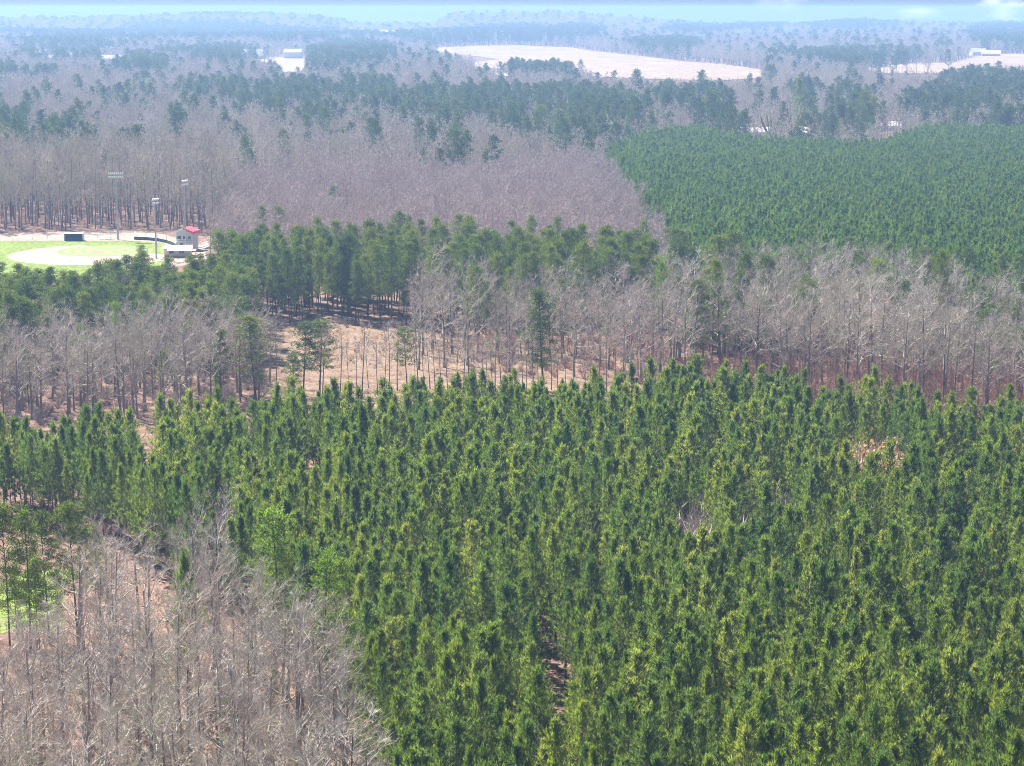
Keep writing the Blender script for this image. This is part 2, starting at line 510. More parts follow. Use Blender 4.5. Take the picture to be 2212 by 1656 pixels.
# --- tall natural pine: clear trunk, plates of needle clumps
def tall_pine(seed, h=18.0, rad=3.0, base=0.45, nbr=34, clumps=3, per=34, size=1.0, flat=0.6, trunk_r=0.16):
    g = np.random.default_rng(seed)
    (tv, tf), path = trunk_chunk(h * 0.97, trunk_r, 0.35, g, 9, 6, 0.16)
    P0, Dd, L, W = [], [], [], []
    ba, bb_, br, bs = [], [], [], []
    for i in range(nbr):
        t = ((i + g.random()) / nbr)
        z = h * (base + (1 - base) * t * 0.97)
        prof = math.sin(math.pi * (0.22 + 0.70 * t)) ** 0.8 if t < 0.97 else 0.3
        a = i * 2.4 + g.uniform(-0.6, 0.6)
        Lb = rad * prof * g.uniform(0.55, 1.2)
        el = 0.05 + 0.75 * t + g.uniform(-0.15, 0.2)
        d = np.array([math.cos(a) * math.cos(el), math.sin(a) * math.cos(el), math.sin(el)])
        p = np.array([np.interp(z, path[:, 2], path[:, 0]), np.interp(z, path[:, 2], path[:, 1]), z])
        m = p + d * Lb * 0.55
        d2 = unit(d + np.array([0, 0, 0.45]))
        e = m + d2 * Lb * 0.45
        ba += [p, m]; bb_ += [m, e]; br += [0.05, 0.032]; bs += [0.032, 0.012]
        for q in range(clumps):
            u = 0.40 + 0.6 * (q + g.random() * 0.8) / clumps
            c = (p + (m - p) * u / 0.55) if u < 0.55 else (m + (e - m) * (u - 0.55) / 0.45)
            c = c + g.normal(size=3) * np.array([0.28, 0.28, 0.15])
            cr_ = g.uniform(0.45, 0.8) * (0.7 + 0.3 * rad / 3)
            n = int(per / size ** 0.7)
            o = g.normal(size=(n, 3)); o /= np.linalg.norm(o, axis=1, keepdims=True)
            o = o * (g.random((n, 1)) ** 0.4) * cr_ * np.array([1, 1, flat])
            dd = o / cr_ * 0.8 + np.array([0, 0, 0.55]) + g.normal(size=(n, 3)) * 0.35
            P0 += list(c + o); Dd += list(dd)
            L += list(g.uniform(0.30, 0.52, n) * size); W += list(g.uniform(0.07, 0.13, n) * size)
    return [(tv, tf, 0), (*tubes(ba, bb_, br, bs, 3), 0)], [(*leaves(P0, Dd, np.array(L), np.array(W), g), 0)]

def shrub(seed, h=2.2, n=60, spread=1.0, w=0.03, leaf=0):
    g = np.random.default_rng(seed)
    a = g.uniform(0, 6.28, n); r = g.random(n) * 0.35
    P0 = np.stack([np.cos(a) * r, np.sin(a) * r, np.zeros(n) - 0.05], 1)
    D = np.stack([np.cos(a) * g.random(n) * spread, np.sin(a) * g.random(n) * spread, np.ones(n)], 1)
    L = g.uniform(0.5, 1.0, n) * h
    ch = [(*blades(P0, D, L, np.full(n, w * 1.6), g), 0)]
    D = D / np.linalg.norm(D, axis=1, keepdims=True)
    m = n * 4
    k = g.integers(0, n, m); u = g.uniform(0.3, 0.95, m)
    Q = P0[k] + D[k] * (L[k] * u)[:, None]
    ch.append((*blades(Q, D[k] + g.normal(size=(m, 3)) * 0.45, g.uniform(0.3, 0.7, m) * h * 0.35, np.full(m, w), g), 0))
    if leaf:
        k = g.integers(0, n, leaf); u = g.uniform(0.35, 1.0, leaf)
        Q = P0[k] + D[k] * (L[k] * u)[:, None] + g.normal(size=(leaf, 3)) * 0.12
        ch.append((*leaves(Q, g.normal(size=(leaf, 3)), g.uniform(0.12, 0.28, leaf), g.uniform(0.08, 0.16, leaf), g), 1))
    return ch

def sapling(seed, h=6.0):
    g = np.random.default_rng(seed)
    (tv, tf), path = trunk_chunk(h, 0.035, 0.12, g, 4, 3, 0.2)
    n = 70
    z = g.uniform(0.3, 0.98, n) * h; a = g.uniform(0, 6.28, n)
    P0 = np.stack([np.interp(z, path[:, 2], path[:, 0]), np.interp(z, path[:, 2], path[:, 1]), z], 1)
    D = np.stack([np.cos(a), np.sin(a), g.uniform(0.7, 1.8, n)], 1)
    L = (1.15 - z / h) * g.uniform(0.6, 1.5, n)
    return [(tv, tf, 0), (*blades(P0, D, L, np.full(n, 0.035), g), 0)]

# ------------------------------------------------------------------ object helpers
def tag(o, label=None, cat=None, group=None, kind=None):
    if label: o['label'] = label
    if cat: o['category'] = cat
    if group: o['group'] = group
    if kind: o['kind'] = kind
    return o

def link(name, me, parent=None, loc=(0, 0, 0), rz=0.0):
    o = bpy.data.objects.new(name, me)
    COL.objects.link(o)
    o.location = loc; o.rotation_euler = (0, 0, rz)
    if parent: o.parent = parent
    return o

def empty(name, loc, rz=0.0):
    o = bpy.data.objects.new(name, None)
    o.empty_display_size = 0.5
    COL.objects.link(o)
    o.location = loc; o.rotation_euler = (0, 0, rz)
    return o

def scatter(name, pts, rot, scl, idx, metas, label, cat, seed=0):
    """many alike plants nobody could count: one object, geometry-node instances of metas"""
    me = bpy.data.meshes.new(name)
    n = len(pts)
    me.vertices.add(n); me.vertices.foreach_set('co', np.asarray(pts, np.float32).ravel())
    a = me.attributes.new('turn', 'FLOAT_VECTOR', 'POINT')
    g = np.random.default_rng(seed + 5)
    rv = np.stack([g.normal(0, 0.025, n), g.normal(0, 0.025, n), rot], 1)
    a.data.foreach_set('vector', rv.astype(np.float32).ravel())
    a = me.attributes.new('size', 'FLOAT_VECTOR', 'POINT')
    s = np.asarray(scl, float)
    if s.ndim == 1:
        s = np.stack([s, s, s], 1)
    a.data.foreach_set('vector', s.astype(np.float32).ravel())
    a = me.attributes.new('which', 'INT', 'POINT')
    a.data.foreach_set('value', np.asarray(idx, np.int32))
    c = bpy.data.collections.new(name + '_source')
    for i, m in enumerate(metas):
        so_ = bpy.data.objects.new('%s_source_%02d' % (name, i), m)
        c.objects.link(so_)
    ng = bpy.data.node_groups.new(name, 'GeometryNodeTree')
    ng.interface.new_socket('Geometry', in_out='INPUT', socket_type='NodeSocketGeometry')
    ng.interface.new_socket('Geometry', in_out='OUTPUT', socket_type='NodeSocketGeometry')
    gi = ng.nodes.new('NodeGroupInput'); go = ng.nodes.new('NodeGroupOutput')
    ci = ng.nodes.new('GeometryNodeCollectionInfo')
    ci.inputs['Collection'].default_value = c
    ci.inputs['Separate Children'].default_value = True
    ci.inputs['Reset Children'].default_value = True
    ip = ng.nodes.new('GeometryNodeInstanceOnPoints')
    ip.inputs['Pick Instance'].default_value = True
    def at(nm, ty):
        q = ng.nodes.new('GeometryNodeInputNamedAttribute'); q.data_type = ty
        q.inputs['Name'].default_value = nm
        return [x for x in q.outputs if x.enabled][0]
    ng.links.new(gi.outputs[0], ip.inputs['Points'])
    ng.links.new(ci.outputs[0], ip.inputs['Instance'])
    ng.links.new(at('which', 'INT'), ip.inputs['Instance Index'])
    er = ng.nodes.new('FunctionNodeEulerToRotation')
    ng.links.new(at('turn', 'FLOAT_VECTOR'), er.inputs[0])
    ng.links.new(er.outputs[0], ip.inputs['Rotation'])
    ng.links.new(at('size', 'FLOAT_VECTOR'), ip.inputs['Scale'])
    ng.links.new(ip.outputs[0], go.inputs[0])
    o = link(name, me)
    md = o.modifiers.new('scatter', 'NODES'); md.node_group = ng
    tag(o, label, cat, kind='stuff')
    return o

class Kind:
    """a kind of tree: several variants, each with a trunk mesh, a crown mesh and a joined mesh"""
    def __init__(self, name, variants, mt, mc, h0):
        self.name = name; self.h0 = h0
        self.trunk, self.crown, self.joined = [], [], []
        for i, (ct, cc) in enumerate(variants):
            self.trunk.append(to_mesh(name + '_trunk', ct, [mt]))
            self.crown.append(to_mesh(name + '_crown', cc, [mc]))
            self.joined.append(to_mesh(name, list(ct) + [(v, f, 1) for v, f, k in cc], [mt, mc]))
        self.n = len(variants)
        self.proto = {}
    def place(self, x, y, scale, rz, v, label, cat, group=None, z=None, name=None, sxy=1.0, tilt=0.0):
        """first of a variant is built, later ones are copies of it and of its parts"""
        z = float(terr(x, y)) if z is None else z
        key = (v, name)
        if key not in self.proto:
            r = empty(name or self.name, (0, 0, 0))
            t = link('trunk', self.trunk[v], r); c = link('crown', self.crown[v], r)
            self.proto[key] = (r, t, c)
        else:
            pr, pt, pc = self.proto[key]
            r = pr.copy(); t = pt.copy(); c = pc.copy()
            COL.objects.link(r); COL.objects.link(t); COL.objects.link(c)
            t.parent = r; c.parent = r
        r.location = (x, y, z); r.rotation_euler = (tilt, 0, rz); r.scale = (scale * sxy, scale * sxy, scale)
        for k in ('label', 'category', 'group'):
            if k in r: del r[k]
        tag(r, label, cat, group)
        return r

K = {}
K['young'] = Kind('plantation_pine', [young_pine(100 + i, 12.0, 2.05 + 0.24 * (i % 4), 0.22 + 0.05 * (i % 3)) for i in range(14)], M['pine_bark'], M['young_needles'], 12.0)
K['tall'] = Kind('pine_tree', [tall_pine(200 + i, 18.0, 2.6 + 0.4 * (i % 3), 0.24 + 0.08 * (i % 3), 40, 3, 46, 0.9) for i in range(8)], M['pine_bark'], M['pine_needles'], 18.0)
def bare_var(i):
    if i % 3 == 0:   # open crown on a few long limbs
        return bare_tree(300 + i, 18.0, 5.6, 0.22 + 0.04 * (i % 4), 7, 8, 5, 4, 1.5, 0.034, 0.75)
    return bare_tree(300 + i, 18.0, 4.2 + 0.5 * (i % 4), 0.30 + 0.05 * (i % 4), 12, 6, 4, 4, (0.95, 1.3, 1.1)[i % 3], 0.034, (0.25, 0.5, 0.38, 0.15)[i % 4])
K['bare'] = Kind('bare_tree', [bare_var(i) for i in range(10)] if True else [bare_tree(300 + i, 18.0, 4.4 + 0.5 * (i % 4), 0.30 + 0.05 * (i % 4), 13, 6, 4, 4, (0.95, 1.4, 1.15)[i % 3], 0.036, (0.25, 0.5, 0.38, 0.15)[i % 4]) for i in range(9)], M['bark'], M['twig'], 18.0)
K['thin'] = Kind('thin_bare_tree', [bare_tree(330 + i, 14.0, 2.0, 0.45, 9, 4, 4, 4, 0.7, 0.03, 0.8) for i in range(5)], M['bark'], M['twig'], 14.0)
# lighter meshes for what stands far away
LOW = {}
def joined(name, variants, mt, mc):
    return [to_mesh(name, list(a) + [(v, f, 1) for v, f, k in b], [mt, mc]) for a, b in variants]
LOW['young'] = joined('far_plantation_pine', [young_pine(400 + i, 12.0, 1.7, 0.35, 0.7, 1.7, 0.6) for i in range(6)], M['pine_bark'], M['far_young_needles'])
M['far_needles'] = mat_leaf('far_pine_needles', [(0.040, 0.075, 0.042), (0.060, 0.098, 0.046), (0.090, 0.125, 0.045)], 0.4, tscale=(1.4, 1.5, 0.8))
LOW['edge'] = joined('edge_bare_tree', [bare_tree(480 + i, 18.0, 3.8, 0.26 + 0.06 * (i % 3), 11, 5, 4, 4, (0.7, 0.95, 0.8)[i % 3], 0.06, 0.6) for i in range(7)], M['bark'], M['twig'])
LOW['tall'] = joined('far_pine', [tall_pine(420 + i, 18.0, 3.0 + 0.3 * (i % 3), 0.28 + 0.06 * (i % 3), 26, 3, 30, 1.9) for i in range(6)], M['pine_bark'], M['far_needles'])
LOW['bare'] = joined('far_bare_tree', [bare_tree(440 + i, 18.0, 4.2, 0.38, 10, 4, 4, 4, 1.0, 0.085) for i in range(6)], M['bark'], M['twig'])
LOW['mauve'] = joined('low_bare_tree', [bare_tree(460 + i, 13.0, 3.2, 0.35, 9, 4, 4, 3, 0.95, 0.055, 0.9) for i in range(6)], M['bark'], M['mauve_twig'])

# ------------------------------------------------------------------ ground
def ground():
    Ds = [0.0, 60.0]
    d = 110.0
    while d < 8600:
        Ds.append(d); d *= 1.011
    Ds.append(8600.0)
    Ds = np.array(Ds)
    az = np.concatenate([np.arange(-180, -18, 6.0), np.arange(-18, 18.01, 0.2), np.arange(24, 180, 6.0)])
    A, D = np.meshgrid(R(1) * az, Ds)
    X = np.sin(A) * D; Y = np.cos(A) * D
    Z = terr(X, Y)
    n, m = A.shape
    v = np.stack([X, Y, Z], -1).reshape(-1, 3)
    i = np.arange(n - 1)[:, None]; j = np.arange(m)[None, :]; j2 = (j + 1) % m
    f = np.stack([i * m + j, (i + 1) * m + j, (i + 1) * m + j2, i * m + j2], -1).reshape(-1, 4)
    f = f[:, ::-1]
    me = to_mesh('ground', [(v, f, 0)], [M['litter']])
    me.polygons.foreach_set('use_smooth', np.ones(len(me.polygons), bool))
    tag(link('ground', me), 'pinkish brown leaf litter of the forest floor', 'ground', kind='structure')
ground()

def sheet(name, poly, mat, z, cell, label, cat='ground', kind='structure', cond=None, rough=0.0, seed=1.0):
    x0, y0, x1, y1 = bb(poly)
    cx_, cy_ = (cell if isinstance(cell, tuple) else (cell, cell))
    nx = int((x1 - x0) / cx_) + 3; ny = int((y1 - y0) / cy_) + 3
    X, Y = np.meshgrid(x0 - cx_ + np.arange(nx) * cx_, y0 - cy_ + np.arange(ny) * cy_)
    mxx = X[:-1, :-1] + cx_ / 2; myy = Y[:-1, :-1] + cy_ / 2
    qx = mxx + rough * wob(mxx, myy, rough * 2 + 1, seed) + rough * 0.3 * wob(mxx, myy, rough * 0.5 + 0.5, seed + 3)
    qy = myy + 1.6 * rough * wob(myy, mxx, rough * 2 + 1, seed + 7)
    ok = inpoly(qx, qy, poly)
    if cond is not None:
        ok &= cond(mxx, myy)
    ii, jj = np.nonzero(ok)
    f = np.stack([ii * nx + jj, ii * nx + jj + 1, (ii + 1) * nx + jj + 1, (ii + 1) * nx + jj], 1)
    used, inv = np.unique(f, return_inverse=True)
    f = inv.reshape(f.shape)
    xs = X.ravel()[used]; ys = Y.ravel()[used]
    v = np.stack([xs, ys, terr(xs, ys) + z], 1)
    o = link(name, to_mesh(name, [(v, f, 0)], [mat]))
    return tag(o, label, cat, kind=kind)

# ------------------------------------------------------------------ regions on the ground (from what the photo shows)
near_pl = [P(-700, 930, 10.8), P(0, 905, 11.7), P(300, 885, 11.7), P(420, 880, 11.7), P(600, 860, 11.0), P(850, 842, 11.2), P(1000, 815, 11.8), P(1250, 803, 12.6),
           P(1500, 792, 12.6), P(1700, 800, 12.6), P(1850, 810, 12.6), P(2020, 835, 12.6), P(2120, 860, 12.6), P(2212, 850, 12.6), P(2900, 850, 10.8),
           P(2900, 3000), P(880, 3000), P(856, 2000), P(832, 1700), P(785, 1580), P(705, 1480), P(605, 1405), P(500, 1345), P(340, 1250), P(215, 1165), P(0, 1140), P(-700, 1140)]
bare_near = [P(-700, 1650), P(0, 1650), P(105, 1600), P(140, 1480), P(215, 1390), P(300, 1350), P(390, 1350), P(480, 1385), P(590, 1440), P(685, 1520), P(755, 1600), P(795, 1720), P(815, 2000), P(830, 3000), P(-1500, 3000)]
bare_left = [P(-600, 905), P(0, 930), P(350, 905), P(560, 880), P(590, 855), P(588, 815), P(540, 805), P(430, 812), P(200, 815), P(0, 838), P(-600, 845)]
belt_left = [P(-600, 830), P(0, 825), P(200, 805), P(430, 800), P(545, 790), P(560, 700), P(545, 680), P(430, 690), P(300, 700), P(150, 718), P(0, 726), P(-600, 735)]
belt_mid = [P(550, 702), P(700, 700), P(900, 706), P(1200, 712), P(1470, 716), P(1500, 668), P(1300, 655), P(950, 640), P(620, 643), P(500, 655), P(440, 668), P(545, 700)]
clearing = [P(560, 703), P(700, 702), P(900, 706), P(1100, 745), P(1300, 770), P(1500, 790), P(1560, 830), P(1500, 900), P(1200, 900), P(800, 900), P(600, 900), P(585, 850)]
bare_right = [P(880, 775), P(1000, 768), P(1200, 785), P(1400, 815), P(1550, 832), P(1700, 852), P(1900, 885), P(2212, 910), P(2900, 915),
              P(2900, 745), P(2212, 730), P(1900, 715), P(1500, 705), P(1100, 708), P(900, 712)]
field_zone = [P(-900, 500), P(0, 504), P(130, 500), P(300, 497), P(350, 503), P(400, 520), P(445, 530), P(440, 600), P(-900, 620)]
woods_field = [P(-900, 500), P(0, 502), P(130, 498), P(300, 495), P(440, 505), P(470, 530), P(500, 480), P(480, 425), P(0, 420), P(-900, 420)]
mauve_wood = [P(455, 600), P(470, 500), P(470, 425), P(430, 350, 13), P(760, 345, 13), P(1000, 352, 13), P(1160, 330, 13), P(1290, 325, 13), P(1330, 350, 13), P(1405, 440, 13), P(1475, 530, 13), P(1480, 600, 13), P(1480, 660)]
far_pl = [P(1300, 322, 12), P(1400, 432, 12), P(1480, 542, 12), P(1500, 640, 12), P(2900, 640, 12), P(2900, 268, 12), P(2212, 275, 12), P(2000, 272, 12),
          P(1900, 305, 12), P(1780, 306, 12), P(1600, 296, 12), P(1500, 272, 12), P(1390, 288, 12), P(1330, 305, 12)]

# far open fields
fieldA = [PT(935, 104), PT(1010, 100), PT(1110, 98), PT(1240, 104), PT(1360, 120), PT(1480, 134), PT(1560, 140), PT(1650, 152), PT(1668, 168), PT(1560, 176), PT(1400, 172), PT(1300, 168),
          PT(1180, 160), PT(1050, 148), PT(985, 142), PT(1075, 130), PT(1010, 120), PT(940, 112)]
fieldB = [PT(1838, 150), PT(1860, 142), PT(2060, 136), PT(2090, 128), PT(2130, 118), PT(2260, 118), PT(2500, 122), PT(2500, 142), PT(2230, 146), PT(2105, 150), PT(2080, 158), PT(1900, 160)]
fieldC = [PT(555, 124), PT(665, 124), PT(668, 140), PT(650, 156), PT(610, 158), PT(600, 140), PT(552, 132)]
sheet('far_field', fieldA, M['field'], 0.5, (3.0, 14.0), 'wide pale stubble field on the far rise', rough=4)
sheet('far_field', fieldB, M['field'], 0.5, (3.0, 14.0), 'long pale field at the right below the far farm', rough=4, seed=4)
sheet('far_field', fieldC, M['sand'], 0.5, (2.0, 9.0), 'small white open lot beside the far houses at left', rough=3, seed=6)
hedge_gap = []

sheet('clearing', clearing, M['straw'], 0.03, 0.8, 'bare clearing of dry orange straw among the trees', rough=3.0)
meadow_poly = [P(-300, 1270), P(0, 1270), P(60, 1240), P(150, 1230), P(140, 1300), P(120, 1370), P(0, 1380), P(-300, 1400)]
sheet('grass_patch', meadow_poly, M['meadow'], 0.03, 0.6, 'bright green grass behind the tall pines at left', rough=1.5)

# ------------------------------------------------------------------ scattered woods
def free_of(polys, x, y):
    k = np.ones(len(x), bool)
    for p in polys:
        k &= ~inpoly(x, y, p)
    return k

def in_view(x, y, h, mx_=0, my=0):
    vx, vt = V(x, y, terr(x, y) + h)
    _, vb = V(x, y, terr(x, y))
    return (vx > mx_) & (vx < 2212 - mx_) & (vt < 1600 - my) & (vb > 0) & (y > 0)

# specimen trees that the photo singles out: (picture x, top y, base y, kind, variant, width factor, label)
SPEC = [
 (552, 682, 864, 'tall', 0, 1.7, 'full green pine left of the clearing beside the grey bare trees', None),
 (655, 697, 856, 'tall', 1, 1.4, 'left of two twin dark pines standing in the clearing', None),
 (690, 692, 852, 'tall', 4, 1.35, 'right of two twin dark pines standing in the clearing', None),
 (638, 765, 874, 'tall', 2, 1.05, 'small thin pine at the left foot of the twin pines', None),
 (880, 712, 842, 'tall', 5, 1.1, 'lone pine at the right of the clearing with foliage on its left', None),
 (1174, 630, 846, 'tall', 3, 1.5, 'tall pale green pine among the bare trees right of the clearing', None),
 (1537, 560, 800, 'tall', 6, 0.85, 'narrow yellowish pine rising among the right bare trees', None),
 (2020, 543, 790, 'tall', 2, 0.8, 'tall dark pine among bare trees near the right edge', None),
 (1830, 512, 700, 'tall', 0, 1.5, 'broad flat green pine behind the right bare trees', None),
 (725, 404, 500, 'tall', 4, 1.25, 'dark round pine alone in the mauve bare wood', None),
 (715, 282, 342, 'tall', 1, 1.0, 'lone pine in the middle of the far grey woods', None),
 (1003, 338, 392, 'tall', 5, 1.0, 'small dark pine at the top right of the mauve wood', None),
 (1072, 362, 402, 'tall', 6, 0.95, 'small pine in the mauve wood nearest the far plantation', None),
 (305, 530, 600, 'tall', 3, 1.6, 'round bushy dark tree in front of the infield', None),
 (570, 446, 560, 'tall', 0, 1.3, 'large round pine behind the pine belt, left of a pair', None),
 (605, 446, 560, 'tall', 2, 1.0, 'large round pine behind the pine belt, right of a pair', None),
 (170, 1092, 1400, 'tall', 5, 1.0, 'tall pine with spreading limbs beside the dark gap at left', None),
 (66, 1098, 1415, 'tall', 1, 0.95, 'tall twin-crowned pine in front of the green grass at left', None),
 (108, 1104, 1392, 'tall', 6, 0.85, 'slim pine just right of the tall twin-crowned pine', None),
 (22, 1090, 1420, 'tall', 4, 0.9, 'leftmost tall pine at the edge of the photo', None),
 (410, 1205, 1520, 'young', 3, 0.9, 'dark narrow pine inside the near bare wood', None),
 (602, 1098, 1395, 'bright', 0, 1.15, 'bright green broad pine at the corner of the bare wood', None),
 (702, 1200, 1500, 'bright', 1, 1.0, 'yellow green pine at the edge of the bare wood', None),
 (755, 1310, 1560, 'bright', 2, 0.7, 'small lime green pine low at the plantation edge', None),
 (80, 1205, 1400, 'bright', 0, 0.85, 'lime green tree in the grass behind the slim pine', None),
 (40, 1225, 1395, 'bright', 2, 0.8, 'yellow green slender tree at the left end of the bright grass', None),
 (128, 1235, 1385, 'bright', 1, 0.7, 'yellow green slender tree at the right end of the bright grass', None),
 (208, 1140, 1340, 'young', 5, 1.0, 'green pine standing just right of the one with spreading limbs', None),
 (592, 1440, 1600, 'bright', 0, 0.5, 'small green pine half hidden in the near bare wood', None),
 (832, 1480, 1650, 'bright', 2, 0.7, 'bright young pine at the corner where the wood meets the plantation', None),
 (175, 705, 860, 'young', 2, 1.0, 'small pale green pine standing in the left bare wood', None),
 (250, 655, 800, 'bright', 0, 0.8, 'olive green pine at the top edge of the left bare wood', None),
 (462, 650, 790, 'tall', 5, 1.2, 'broad pine where the left bare wood meets the pine belt', None),
 (1430, 560, 740, 'bright', 1, 0.8, 'yellow green pine at the left end of the tall bare stand', None),
 (1532, 196, 318, 'tall', 0, 1.5, 'tall dark pine rising at the rear left of the far plantation', None),
 (1552, 214, 318, 'tall', 3, 1.3, 'pine close right of the tall dark one behind the far plantation', None),
 (1585, 236, 318, 'young', 4, 1.9, 'dark rounded evergreen at the rear edge of the far plantation', None),
 (1723, 172, 300, 'young', 6, 1.3, 'narrow dark evergreen above the ivy covered trees', None),
 (1692, 220, 312, 'tall', 6, 1.1, 'flat topped pine with bare trunk between the ivy covered trees', None),
 (1745, 214, 316, 'tall', 2, 1.5, 'pale green round pine right of the fanned ivy tree', None),
 (1838, 202, 320, 'tall', 7, 1.6, 'left of three broad pines over the white house', None),
 (1862, 198, 322, 'tall', 1, 1.6, 'middle of three broad pines over the white house', None),
 (1880, 210, 318, 'tall', 4, 1.5, 'right of three broad pines over the white house', None),
 (1805, 268, 330, 'young', 2, 1.8, 'round green evergreen in front of the small metal roofed house', None),
 (1204, 236, 330, 'tall', 7, 1.9, 'big dark pine at the top right corner of the mauve wood', None),
 (1165, 228, 326, 'tall', 2, 1.4, 'dark pine just left of the big one above the mauve wood', None),
 (1400, 262, 330, 'tall', 5, 1.4, 'bushy pine left of the far plantation rear corner', None),
 (640, 1270, 1480, 'bright', 1, 0.55, 'small lime green crown behind the twisted white branches', None),
]
K['bright'] = Kind('bright_pine', [tall_pine(250 + i, 16.0, 2.6, 0.22, 40, 3, 30, 1.05) for i in range(3)], M['pine_bark'], M['bright_needles'], 16.0)
spec_xy = []
for (vx, vt, vb, k, v, wf, lab, grp) in SPEC:
    x, y = P(vx, vb)
    # height from the top edge at this distance
    a = float(dep(vt)); D = math.hypot(x, y)
    h = CAM_H - y / math.cos(0) * math.tan(a)
    s = h / K[k].h0
    K[k].place(x, y, s, random.uniform(0, 6), v, lab, 'tree', grp, sxy=wf * 1.0 / max(s, 0.6) ** 0.5)
    spec_xy.append((x, y))
spec_xy = np.array(spec_xy)

def thin_out(x, y, r):
    d = np.min(np.hypot(x[:, None] - spec_xy[:, 0], y[:, None] - spec_xy[:, 1]), 1)
    return d > r

# --- near plantation
x, y = jitgrid(bb(near_pl), 2.6, 11, 0.42, 0.3)
k = inpoly(x + 0.8 * wob(x, y, 4, 1), y + 1.5 * wob(x, y, 5, 2), near_pl) & (y > 125) & (np.abs(x) < y * 0.30 + 8)
x, y = x[k], y[k]
hs = 12.0 * (1 + 0.09 * wob(x, y, 14, 5)) * np.clip(np.random.default_rng(3).normal(0.97, 0.11, len(x)), 0.62, 1.22)
GAPS = [  # picture x, ground y, half width, half depth (picture units): openings and what grows in them
 (672, 1115, 42, 50), (1108, 1080, 18, 55), (905, 1090, 16, 45), (1178, 1450, 32, 50), (1188, 1520, 36, 50), (1196, 1590, 38, 50), (1204, 1660, 38, 50), (1214, 1740, 36, 55), (1224, 1830, 32, 60),
 (1288, 1270, 22, 60), (1500, 1255, 46, 66), (1618, 1250, 30, 60), (1690, 1225, 40, 60), (1912, 1270, 28, 64), (1897, 1100, 60, 56),
 (2085, 1120, 36, 40), (870, 1640, 26, 60), (1545, 1070, 22, 46), (1835, 1050, 24, 46), (1010, 1390, 13, 50), (480, 1230, 32, 60), (690, 1300, 18, 60),
 (1420, 1130, 16, 40), (850, 1120, 14, 40), (2060, 1300, 18, 50), (1330, 1560, 14, 50), (1700, 1480, 14, 50), (1960, 1560, 16, 50), (1560, 1700, 14, 50), (1760, 1330, 15, 45), (1100, 1700, 16, 50), (560, 1090, 14, 40), (330, 1090, 18, 36), (1280, 1050, 16, 40), (2140, 1480, 14, 50)]
gx, gy = V(x, y, np.zeros(len(x)))
keep = np.ones(len(x), bool)
for (a, b, rx, ry) in GAPS:
    d = ((gx - a) / rx) ** 2 + ((gy - b) / ry) ** 2
    keep &= d > 1
    hs = np.where((d < 2.2) & (gy > b), hs * 0.74, hs)
keep &= np.random.default_rng(4).random(len(x)) > 0.03 + 0.45 * (wob(x, y, 7.0, 4.4) > 0.74)
keep &= thin_out(x, y, 1.5)
x, y, hs = x[keep], y[keep], hs[keep]
g = np.random.default_rng(12)
var = g.integers(0, K['young'].n, len(x)); rz = g.uniform(0, 6.28, len(x)); wd = g.uniform(0.88, 1.22, len(x))
vis = in_view(x, y, hs, 5)
order = np.argsort(y + 1e6 * (~vis))
sel = order[:300]
rest = np.setdiff1d(np.arange(len(x)), sel)
def zone(vx, vy):
    if vx < 1010: a = 'left'
    elif vx < 1420: a = 'middle'
    elif vx < 1820: a = 'right centre'
    else: a = 'right'
    if a == 'left': return 'green pine beside the near bare wood at the bottom', 'pines beside the near bare wood'
    if a == 'middle': return 'green pine by the narrow red earth gap at the bottom', 'pines round the narrow red gap'
    if a == 'right centre': return 'green pine in the mass right of the red gap', 'pines right of the red gap'
    return 'green plantation pine in the bottom right corner of the photo', 'pines in the bottom right corner'
for i in sel:
    vx, vy = V(x[i], y[i], hs[i])
    lab, grp = zone(float(vx), float(vy))
    base_y = float(V(x[i], y[i], 0.0)[1])
    row = 'cut by the bottom edge' if base_y > 1656 else ('in the lowest rows' if base_y > 1540 else 'a few rows above the bottom')
    lab = lab.replace(' at the bottom', '').replace(' in the bottom right corner of the photo', ' at the lower right of the photo') + ', ' + row
    K['young'].place(x[i], y[i], hs[i] / 12.0, rz[i], int(var[i]), lab, 'pine tree', grp, z=0.0, sxy=wd[i])
S0 = hs[rest] / 12.0
scatter('plantation_pines', np.stack([x[rest], y[rest], 0 * S0], 1), rz[rest], np.stack([S0 * wd[rest], S0 * wd[rest], S0], 1), var[rest],
        K['young'].joined, 'dense rows of young pines filling the near plantation', 'pine plantation')
npl = len(x)

# --- far plantation
x, y = jitgrid(bb(far_pl), 2.65, 21, 0.36, 0.5)
k = inpoly(x, y, far_pl) & (np.abs(x) < y * 0.30 + 8)
x, y = x[k], y[k]
g = np.random.default_rng(22)
sc = g.uniform(0.86, 1.16, len(x)) * (1 + 0.05 * wob(x, y, 30, 2))
scatter('far_plantation', np.stack([x, y, terr(x, y)], 1), g.uniform(0, 6.28, len(x)), np.stack([sc * 1.1, sc * 1.1, sc], 1), g.integers(0, 6, len(x)),
        LOW['young'], 'even dark green pine plantation behind the right bare trees', 'pine plantation')
nfp = len(x)

